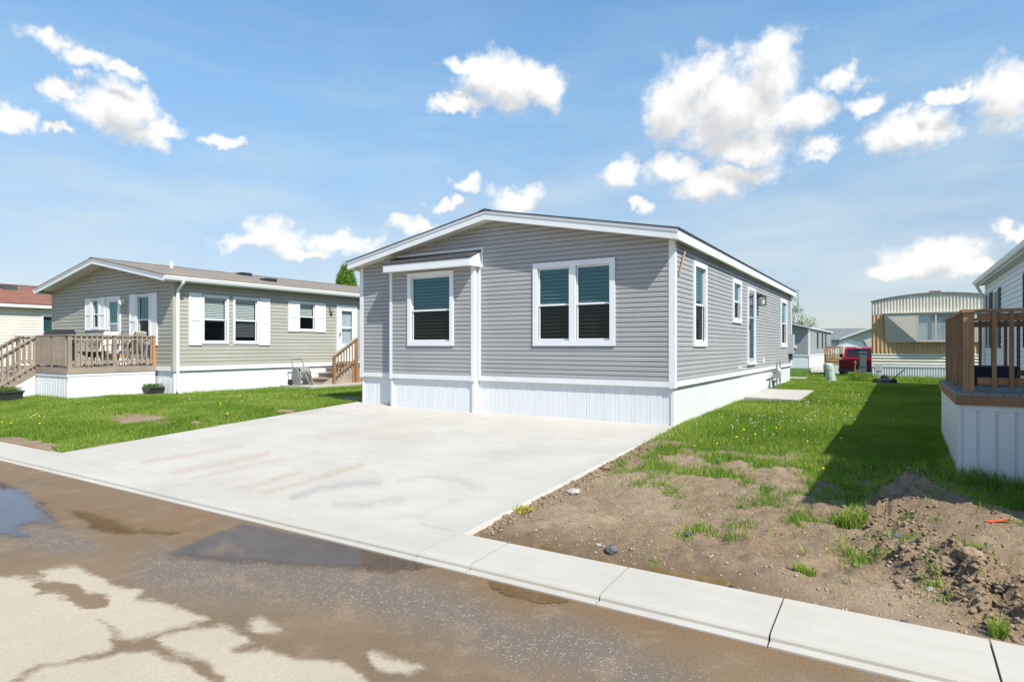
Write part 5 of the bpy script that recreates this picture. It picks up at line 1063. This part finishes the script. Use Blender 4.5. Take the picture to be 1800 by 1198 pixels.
corner_post(G, gX1, gY0, 1, -1, .5, 3.0, .12)
m_ = MB(); GF.box(m_, 2.4, 2.6, 2.55, 2.7, .02, .08); fl = m_.build('flood_light', 'white_metal', G)
for s_ in (-.12, .12): m_ = MB(); q = GF.p(2.5 + s_, 2.5, .22); m_.lathe(q[0], q[1], [(.06, 2.42), (.14, 2.5), (.12, 2.66), (.03, 2.7)], 10); m_.build('lamp_head', 'white_metal', fl)
FD = thing('deck_steps', (-.4, 39, -.45), 'fresh pale wood landing with railings by the far grey home', 'deck')
fx0, fx1, fy0, fy1 = -.95, .10, 38.0, 39.6
deck_base(FD, fx0, fx1, fy0, fy1, .35, 'pine_', .2, 'pine_x', 'x'); rail_run(FD, (fx0 + .05, fy0 + .06), (fx1 - .05, fy0 + .06), .35, 1.42, 'pine_', .14, [0., 1.], post=.14, bal=.06, side=(0, -1)); rail_run(FD, (fx0 + .05, fy0 + .2), (fx0 + .05, fy1), .35, 1.42, 'pine_', .14, [1.], post=.12, bal=.06, side=(-1, 0)); rail_run(FD, (fx1 - .05, fy0 + .2), (fx1 - .05, fy1), .35, 1.42, 'pine_', .14, [1.], post=.12, bal=.06, side=(1, 0))
skirting(FD, W(fx0, fy0 + .02, (1, 0), (0, -1)), 0, fx1 - fx0, -.6, .15, .35, out=0); skirting(FD, W(fx0 + .02, fy0, (0, 1), (-1, 0)), 0, fy1 - fy0, -.6, .15, .35, out=0); skirting(FD, W(fx1 - .02, fy0, (0, 1), (1, 0)), 0, fy1 - fy0, -.6, .15, .35, out=0)
for k in range(4): m_ = MB(); m_.box(fx0 + .1, fx1 - .1, fy0 - .04, fy0 - .015, .38 + .13 * k, .48 + .13 * k); m_.build('screen_board', 'pine_x', FD)
# barn-shaped shed
SH = thing('garden_shed', (-.9, 69, -.5), 'white barn-shaped garden shed behind the red pickup', 'shed')
prf = [(-1.6, -.5), (1.6, -.5), (1.6, 1.2), (1.15, 1.95), (0, 2.35), (-1.15, 1.95), (-1.6, 1.2)]
m_ = MB(); m_.prism([(x - .9, z) for x, z in prf], 'y', 68, 71.5); m_.build('body', 'siding_white', SH)
m_ = MB(); out_ = [(-1.72, 1.12), (-1.24, 2.03), (0, 2.46), (1.24, 2.03), (1.72, 1.12)]; m_.prism([(x - .9, z) for x, z in out_] + [(x - .9, z - .09) for x, z in out_[::-1]], 'y', 67.8, 71.7); m_.build('roof', 'shingle_grey', SH)
for s_ in (-1, 1): m_ = MB(); m_.box(-.9 + min(s_ * .03, s_ * .75), -.9 + max(s_ * .03, s_ * .75), 67.95, 67.99, -.45, 1.4); dd = m_.build('door', 'white_trim', SH); m_ = MB(); m_.box(-.9 + s_ * .12 - .03, -.9 + s_ * .12 + .03, 67.9, 67.949, .4, .6); m_.build('handle', 'black_metal', dd)
# far roofs
def far_house(x0, x1, y0, y1, zb, ze, zr, axis, wm, rm, label):
    T = thing('mobile_home', ((x0 + x1) / 2, (y0 + y1) / 2, zb), label, 'house')
    m_ = MB(); m_.box(x0, x1, y0, y1, zb, ze); m_.build('wall', wm, T)
    m_ = MB(); xm, ym = (x0 + x1) / 2, (y0 + y1) / 2
    if axis == 'x': m_.prism([(y0 - .4, ze - .1), (ym, zr), (y1 + .4, ze - .1), (y1 + .4, ze - .25), (ym, zr - .15), (y0 - .4, ze - .25)], 'x', x0 - .4, x1 + .4)
    else: m_.prism([(x0 - .4, ze - .1), (xm, zr), (x1 + .4, ze - .1), (x1 + .4, ze - .25), (xm, zr - .15), (x0 - .4, ze - .25)], 'y', y0 - .5, y1 + .4)
    r_ = m_.build('roof', rm, T)
    if axis == 'y':
        m_ = MB(); m_.prism([(x0, ze), (xm, zr - .15), (x1, ze)], 'y', y0, y0 + .1); m_.build('gable', wm, T)
        m_ = MB(); m_.prism([(x0 - .42, ze - .08), (xm, zr + .02), (xm, zr - .2), (x0 - .42, ze - .3)], 'y', y0 - .56, y0 - .51); m_.build('rake_board', 'white_trim', r_); m_ = MB(); m_.prism([(x1 + .42, ze - .08), (xm, zr + .02), (xm, zr - .2), (x1 + .42, ze - .3)], 'y', y0 - .56, y0 - .51); m_.build('rake_board', 'white_trim', r_)
    else:
        m_ = MB(); m_.box(xm + 2.2, xm + 2.6, ym - .5, ym - .1, zr - .2, zr + .35); m_.build('roof_vent', 'dark_grey', r_)
        for k in range(3): m_ = MB(); u = x0 + 2 + 4.2 * k; m_.box(u, u + 1.1, y0 - .04, y0 - .005, ze - 1.9, ze - .6); wn = m_.build('window', 'white_trim', T); m_ = MB(); m_.box(u + .1, u + 1.0, y0 - .06, y0 - .041, ze - 1.8, ze - .7); m_.build('pane', 'glass_dark', wn)
    return T
far_house(-9, 5.5, 92, 99.5, -.6, 2.5, 4.15, 'x', 'siding_white', 'shingle_grey', 'distant home with a low slate-grey roof beyond the shed')
far_house(-2.4, 6.4, 80, 92, -.6, 2.55, 4.35, 'y', 'siding_far', 'shingle_grey', 'distant cream home with a white-edged gable above the pickup')
# street lamp far behind
q = CAM + ray(1403, 560) * 70; SLm = thing('street_lamp', (q[0], q[1], -.5), 'thin street lamp with an arm above the far roof', 'street lamp')
zt = 1.43 + 70 * 100 / 1080
m_ = MB(); m_.tube([(q[0], q[1], -.6), (q[0], q[1], zt)], [.07, .04], 8); m_.build('pole', 'grey_metal', SLm)
m_ = MB(); m_.tube([(q[0], q[1], zt - .1), (q[0] - .4, q[1], zt + .02), (q[0] - 1.0, q[1] - .1, zt - .1)], .035, 6); m_.build('arm', 'grey_metal', SLm); m_ = MB(); m_.box(q[0] - 1.3, q[0] - .9, q[1] - .2, q[1], zt - .16, zt - .06); m_.build('lamp_head', 'dark_grey', SLm)

# ------------------------------------------------------------------ trees
def arborvitae(px, t_, ztop, rad, label):
    d = ray(px, HY); x_, y_ = (CAM + d * t_)[:2]; T = thing('arborvitae_tree', (x_, y_, 0), label, 'tree')
    m_ = MB(); m_.tube([(x_, y_, -.1), (x_, y_, ztop * .6)], [.14, .06], 8); m_.build('trunk', 'bark', T)
    P_ = []; C_ = []
    for k in range(520):
        h_ = rng.uniform(.3, 1.0) ** .8 * ztop; prof_ = rad * min(1.0, (1.03 - h_ / ztop) * 2.6) ** .6 * rng.uniform(.72, 1.06); a_ = rng.uniform(0, 6.283)
        c_ = np.array([x_ + prof_ * math.cos(a_), y_ + prof_ * math.sin(a_), h_]); n = 46; q = c_ + rng.normal(size=(n, 3)) * np.array([.07, .07, .17]); P_.append(q); C_.append(np.full(n, rng.uniform(.7, 1.35)))
    P_ = np.concatenate(P_); C_ = np.concatenate(C_)
    o = leaves('crown', T, P_, .10, (.115, .215, .03), 'conifer', .25, up=1.4, aspect=.4); 
    ca = o.data.color_attributes['tint']; buf = np.empty(len(o.data.vertices) * 4, np.float32); ca.data.foreach_get('color', buf); buf = buf.reshape(-1, 4); buf[:, :3] *= np.repeat(C_, 4)[:, None]; ca.data.foreach_set('color', buf.ravel())
arborvitae(609, 37, 6.1, .86, 'dense green columnar evergreen behind the sage roof')
def tree(x_, y_, zb, h_, rad, label, n_limb=15, col=(.16, .27, .05), nl=150):
    T = thing('deciduous_tree', (x_, y_, zb), label, 'tree'); tr = MB(); tr.tube([(x_, y_, zb - .2), (x_ + .1, y_, zb + h_ * .3), (x_ - .05, y_, zb + h_ * .55)], [.22, .16, .09], 8); P_ = []
    for k in range(n_limb):
        z0_ = zb + h_ * rng.uniform(.28, .55); a_ = rng.uniform(0, 6.283); r_ = rad * rng.uniform(.55, 1.05); z1_ = z0_ + h_ * rng.uniform(.1, .5); e = np.array([x_ + r_ * math.cos(a_), y_ + r_ * math.sin(a_), min(z1_, zb + h_)])
        s0 = np.array([x_, y_, z0_]); mid_ = (s0 + e) / 2 + np.array([0, 0, .12 * h_ * rng.uniform(0, .6)]); tr.tube([s0, mid_, e], [.07, .045, .015], 5)
        for j in range(5):
            f = rng.uniform(.35, 1); c_ = s0 * (1 - f) ** 2 + 2 * mid_ * f * (1 - f) + e * f * f; e2_ = c_ + rng.normal(size=3) * rad * .22 + np.array([0, 0, .15]); tr.tube([c_, e2_], [.02, .006], 4, False)
            P_.append(e2_ + rng.normal(size=(nl // 3, 3)) * rad * .10); P_.append(c_ + (e2_ - c_) * rng.uniform(0, 1, (nl // 4, 1)) + rng.normal(size=(nl // 4, 3)) * rad * .06)
    tr.build('trunk', 'bark', T); leaves('crown', T, np.concatenate(P_), .17, col, 'leaf', .35)
tree(-8.3, 77, -.5, 8.4, 2.9, 'light green budding tree above the far grey home')
# ------------------------------------------------------------------ lawn grass, weeds, stones
HARD = [(DRV_X0, DRV_X1, -9, .62), (HX0 + .03, HX1 - .03, HY0, HY1), (.06, 1.33, 5.7, 9.4), (-.35, .35, 15.6, 16.6), (SX0, SX1 - .03, SY0 + .02, SY1), (dx0, dx1 - .03, dy0 + .03, dy1), (-18.45, -17.17, -4.6, -3.2), (-14.25, -12.72, 2.6, 6.6), (QX0, QX1, QY0, QY1), (ex0 + .03, ex1, ey0 + .03, ey1), (EX0, EX1, EY0, EY1), (TX0, TX1, TY0, TY1)]
def blades(n, x0, x1, y0, y1, power=1.0, hmin=.035, hmax=.085, wd=.007):
    """candidate points, thinned with distance from the street side and by where turf grows"""
    x = rng.uniform(x0, x1, n); y = y0 + (y1 - y0) * rng.uniform(0, 1, n) ** power
    ok = rng.uniform(0, 1, n) < grass_amount(x, y)
    for a_, b_, c_, d_ in HARD: ok &= ~((x > a_) & (x < b_) & (y > c_) & (y < d_))
    x, y = x[ok], y[ok]; return x, y
bx, by_, bh, bw2 = [], [], [], []
def region(n, x0, x1, y0, y1, power, h0, h1, wd):
    x, y = blades(n, x0, x1, y0, y1, power); bx.append(x); by_.append(y); bh.append(rng.uniform(h0, h1, len(x))); bw2.append(np.full(len(x), wd))
region(190000, 0.0, 6.2, -6.25, 3.0, 1.0, .035, .085, .0065)
region(120000, 0.0, 5.5, 3.0, 11.0, 1.0, .04, .09, .010)
region(80000, -2.0, 5.5, 11.0, 19.2, 1.0, .05, .10, .015)
region(40000, -10.0, 3.0, 19.0, 36.0, 1.1, .06, .12, .025)
region(210000, -17.0, -8.0, -6.3, -.5, 1.0, .035, .08, .0085)
region(90000, -26.0, -17.0, -6.3, -1.0, 1.0, .04, .085, .012)
region(90000, -14.3, -7.8, -.5, 7.0, 1.0, .04, .085, .012)
# taller grass where nobody mows: against skirtings, tufts in the soil
def tuft(px, py, z, r_, n, h0, h1):
    q = onZ(px, py, z); a_ = rng.uniform(0, 6.283, n); rr_ = r_ * np.sqrt(rng.uniform(0, 1, n)); x = q[0] + rr_ * np.cos(a_); y = q[1] + rr_ * np.sin(a_); k = y > KERB_IN + .02
    bx.append(x[k]); by_.append(y[k]); bh.append(rng.uniform(h0, h1, k.sum())); bw2.append(np.full(k.sum(), .008))
for a_ in [(1500, 905, -.12, .10, 330, .07, .17), (1490, 900, -.12, .17, 200, .05, .12), (1232, 912, -.15, .16, 160, .03, .08), (1205, 918, -.15, .1, 60, .03, .07), (1415, 980, -.17, .08, 120, .04, .09), (1755, 1108, -.28, .05, 70, .06, .14), (1645, 1030, -.2, .1, 50, .03, .06), (1640, 1003, -.15, .1, 50, .03, .06), (1300, 895, -.1, .16, 110, .03, .07),
           (1515, 670, .1, .5, 1000, .15, .42), (1530, 672, .1, .35, 500, .12, .32), (1570, 672, .1, .4, 500, .1, .25), (1475, 672, .1, .3, 300, .08, .16)]: tuft(*a_)
for x0_, x1_, y0_, y1_, n, h0, h1 in ((ex0, 5.4, ey0 - .18, ey0 + .02, 900, .08, .22), (ex0 - .12, ex0 + .02, ey0, ey1, 700, .06, .14), (0.0, .12, .05, 5.6, 900, .05, .12), (-15.2, -14.9, -3.3, -1, 500, .05, .12), (-14.3, -14.1, -1, 2.5, 600, .06, .14), (-18.4, -15.2, -3.45, -3.25, 600, .06, .13), (TX0, TX1, TY0 - .25, TY0, 900, .08, .2)):
    x = rng.uniform(x0_, x1_, n); bx.append(x); by_.append(rng.uniform(y0_, y1_, n)); bh.append(rng.uniform(h0, h1, n)); bw2.append(np.full(n, .009))
X_ = np.concatenate(bx); Y_ = np.concatenate(by_); Hh = np.concatenate(bh); Wd = np.concatenate(bw2); n = len(X_)
Zg = ground_z(X_, Y_) - .006
Hh = Hh * (1 + .5 * fbm(X_ * .7, Y_ * .7, 3))
a_ = rng.uniform(0, 6.283, n); lean = rng.uniform(.15, .75, n) * Hh; la = a_ + rng.normal(0, .8, n)
cx_, cy_ = np.cos(a_), np.sin(a_); lx, ly = -np.sin(la), np.cos(la)
v = np.empty((n, 5, 3), np.float32)
v[:, 0] = np.stack([X_ - cx_ * Wd / 2, Y_ - cy_ * Wd / 2, Zg], 1); v[:, 1] = np.stack([X_ + cx_ * Wd / 2, Y_ + cy_ * Wd / 2, Zg], 1)
v[:, 2] = np.stack([X_ + cx_ * Wd * .4 + lx * lean * .35, Y_ + cy_ * Wd * .4 + ly * lean * .35, Zg + Hh * .6], 1); v[:, 3] = np.stack([X_ - cx_ * Wd * .4 + lx * lean * .35, Y_ - cy_ * Wd * .4 + ly * lean * .35, Zg + Hh * .6], 1)
v[:, 4] = np.stack([X_ + lx * lean, Y_ + ly * lean, Zg + Hh], 1)
b_ = np.arange(n)[:, None] * 5; f = np.concatenate([b_ + np.array([[0, 1, 2]]), b_ + np.array([[0, 2, 3]]), b_ + np.array([[3, 2, 4]])])
mixn = fbm(X_ * .9 + 3, Y_ * .9, 4) ; k = np.clip(.45 + 1.5 * mixn + rng.normal(0, .26, n), 0, 1)[:, None]
tint = np.array([[.14, .25, .026]]) * (1 - k) + np.array([[.26, .36, .06]]) * k
dryb = (rng.uniform(0, 1, n) < .07 + .25 * np.clip(fbm(X_ * .6 + 50, Y_ * .6, 4) - .12, 0, 1))[:, None]; tint = np.where(dryb, np.array([[.30, .25, .11]]), tint)
o = np_mesh('lawn_grass', v.reshape(-1, 3), f, 'grass_blade', None, np.repeat(tint, 5, 0), 'tint'); tag(o, 'mown green lawn grass around the homes', 'grass', kind='stuff')

# dandelions: yellow flowers and grey seed heads
def heads(name, pts, r_, m, h0, h1, label):
    V, F2 = [], []; 
    for x, y in pts:
        z = float(ground_z(x, y)); h_ = rng.uniform(h0, h1); r = r_ * rng.uniform(.7, 1.3); b = len(V)
        V += [(x + r, y, z + h_), (x - r, y, z + h_), (x, y + r, z + h_), (x, y - r, z + h_), (x, y, z + h_ + r * .8), (x, y, z + h_ - r * .8)]
        F2 += [(b + i, b + j, b + k) for i, j, k in ((0, 2, 4), (2, 1, 4), (1, 3, 4), (3, 0, 4), (2, 0, 5), (1, 2, 5), (3, 1, 5), (0, 3, 5))]
        b = len(V); V += [(x - .003, y, z), (x + .003, y, z), (x, y, z + h_)]; F2.append((b, b + 1, b + 2))
    o = np_mesh(name, V, F2, m); tag(o, label, 'flowers', kind='stuff')
def scatter(cl, n, sig):
    out = []
    for (px, py) in cl:
        q = onZ(px, py, .03)
        for _ in range(n):
            x, y = q[0] + rng.normal(0, sig), q[1] + rng.normal(0, sig)
            if float(grass_amount(x, y)) > .5 and not any(a < x < b and c < y < d for a, b, c, d in HARD): out.append((x, y))
    return out
heads('dandelions', scatter([(1345, 760), (1420, 725), (1500, 700), (1270, 775), (1345, 795), (1430, 705), (1380, 790), (1500, 690)], 3, .6) + scatter([(30, 725), (90, 725), (10, 740), (400, 705), (470, 728), (250, 708)], 4, .8) + scatter([(1275, 780), (1540, 805), (1340, 755)], 3, .3), .019, 'petal_yellow', .05, .11, 'yellow dandelion flowers scattered in the lawn')
heads('dandelion_seed_heads', scatter([(1390, 730), (1400, 720), (1370, 735), (1440, 710), (1330, 750), (1290, 745), (1420, 740), (1470, 700), (1350, 705)], 10, .55) + scatter([(160, 715), (300, 705), (420, 705), (520, 700), (60, 725), (600, 692)], 8, .9), .015, 'seed_head', .08, .17, 'pale dandelion seed heads standing above the lawn')

# stones and clods on the bare soil
def stones(name, xs_, ys_, rs, m, label, squash=.6, zoff=0.):
    t_ = (1 + 5 ** .5) / 2; iv = np.array([(-1, t_, 0), (1, t_, 0), (-1, -t_, 0), (1, -t_, 0), (0, -1, t_), (0, 1, t_), (0, -1, -t_), (0, 1, -t_), (t_, 0, -1), (t_, 0, 1), (-t_, 0, -1), (-t_, 0, 1)]); iv /= np.linalg.norm(iv[0])
    it = np.array([(0, 11, 5), (0, 5, 1), (0, 1, 7), (0, 7, 10), (0, 10, 11), (1, 5, 9), (5, 11, 4), (11, 10, 2), (10, 7, 6), (7, 1, 8), (3, 9, 4), (3, 4, 2), (3, 2, 6), (3, 6, 8), (3, 8, 9), (4, 9, 5), (2, 4, 11), (6, 2, 10), (8, 6, 7), (9, 8, 1)])
    n = len(xs_); v = iv[None] * rng.uniform(.45, 1.45, (n, 12, 1)) * np.asarray(rs)[:, None, None] * np.stack([rng.uniform(.7, 1.4, n), rng.uniform(.7, 1.4, n), np.full(n, squash)], 1)[:, None]
    a_ = rng.uniform(0, 6.283, n)[:, None]; x, y = v[..., 0].copy(), v[..., 1].copy(); v[..., 0] = x * np.cos(a_) - y * np.sin(a_) + xs_[:, None]; v[..., 1] = x * np.sin(a_) + y * np.cos(a_) + ys_[:, None]; v[..., 2] += (ground_z(xs_, ys_) + np.asarray(rs) * .15 + zoff)[:, None]
    f = (np.arange(n)[:, None, None] * 12 + it[None]).reshape(-1, 3); o = np_mesh(name, v.reshape(-1, 3), f, m); tag(o, label, 'soil', kind='stuff'); return o
n = 17000; x = rng.uniform(.05, 6.2, n); y = rng.uniform(KERB_IN + .03, -2.2, n); kk = (grass_amount(x, y) < .35) & (rng.uniform(0, 1, n) < np.clip(.45 + fbm(x * 1.5, y * 1.5, 3) * 1.2, .1, 1)); x, y = x[kk], y[kk]
stones('gravel', x, y, .003 + .011 * rng.uniform(0, 1, len(x)) ** 5, 'gravel', 'small pale stones strewn over the bare soil')
n = 5000; s_ = rng.uniform(0, 1, n) * (len(RIDGE) - 1); i_ = np.minimum(s_.astype(int), len(RIDGE) - 2); Rg = np.array(RIDGE); pp = Rg[i_] + (Rg[i_ + 1] - Rg[i_]) * (s_ - i_)[:, None] + rng.normal(0, .17, (n, 2))
x, y = pp[:, 0], pp[:, 1]; kk = (y > KERB_IN + .1); x, y = x[kk], y[kk]; stones('soil_clods', x, y, .004 + .022 * rng.uniform(0, 1, len(x)) ** 6, 'clod', 'crumbled soil clods along the heaped ridge', .7)
n = 3500; yy = rng.uniform(KERB_IN + .2, .0, n); xx = DRV_X1 + .02 + np.abs(rng.normal(0, .10, n)); stones('edge_crumbs', xx, yy, .005 + .022 * rng.uniform(0, 1, n) ** 4, 'clod', 'crumbled soil and stones along the driveway edge', .7, .0)
n = 2500; xx = rng.uniform(1.5, 6.0, n); yy = rng.uniform(-6.1, -4.0, n); px_, py_ = to_px(xx, yy, -.15); kk = (px_ > 1560) & (py_ > 930); stones('loose_soil', xx[kk], yy[kk], .004 + .018 * rng.uniform(0, 1, kk.sum()) ** 7, 'clod', 'loose dry soil crumbs on the right-hand heap', .7)
def rock(px, py, z, r_, m, label, sq=.7):
    q = onZ(px, py, z); g = float(ground_z(q[0], q[1])); v = []; n1, n2 = 9, 6
    for i in range(n2 + 1):
        for j in range(n1):
            th = math.pi * i / n2; ph = 2 * math.pi * j / n1; rr = r_ * (1 + .32 * (random.random() - .5)); v.append((q[0] + rr * math.sin(th) * math.cos(ph) * 1.15, q[1] + rr * math.sin(th) * math.sin(ph), g + r_ * sq * .6 + rr * sq * math.cos(th)))
    m_ = MB(); m_.add(v, [(i * n1 + j, i * n1 + (j + 1) % n1, (i + 1) * n1 + (j + 1) % n1, (i + 1) * n1 + j) for i in range(n2) for j in range(n1)]); o = m_.build('rock', m); tag(o, label, 'rock')
rock(1075, 975, -.33, .045, 'rock_dark', 'dark angular rock standing in the puddle behind the kerb', 1.0)
rock(1210, 926, -.2, .032, 'rock_dark', 'dark stone at the foot of the small grass patch')
rock(1052, 961, -.3, .022, 'rock_pale', 'pale round pebble left of the dark rock')
rock(1592, 1082, -.26, .03, 'rock_dark', 'dark small rock on the soil near the kerb')
rock(1668, 983, -.12, .075, 'clod', 'largest soil lump on the ridge of the heap'); rock(1708, 985, -.1, .085, 'clod', 'broad soil lump right of the largest one'); rock(1575, 925, -.1, .045, 'rock_dark', 'dark lump at the bend of the soil ridge'); rock(1636, 1022, -.2, .03, 'rock_pale', 'pale broken stone below the soil ridge')
rock(930, 895, -.26, .028, 'rock_dark', 'dark stone against the driveway corner'); rock(1008, 860, -.2, .075, 'rock_pale', 'pale concrete lump beside the driveway edge', .5); rock(1065, 818, -.15, .06, 'clod', 'brown clod beside the driveway edge')
q = onZ(1733, 913, -.02); q2 = onZ(1772, 916, -.02); z1, z2 = float(ground_z(q[0], q[1])), float(ground_z(q2[0], q2[1])); m_ = MB(); m_.bar((q[0], q[1], z1 + .015), (q2[0], q2[1], z2 + .015), .022, .012); o = m_.build('marker_stake', 'orange'); tag(o, 'orange plastic marker stake lying on the heaped soil', 'stake')
# yellow weed at the driveway corner
q = onZ(918, 897, -.27); wd_o = leaves('weed', None, np.array([[q[0] + rng.normal(0, .06), q[1] + rng.normal(0, .05), float(ground_z(q[0], q[1])) + rng.uniform(0, .06)] for _ in range(160)]), .03, (.42, .38, .04), 'leaf'); tag(wd_o, 'small yellow-green weed at the driveway corner', 'weed', kind='stuff')
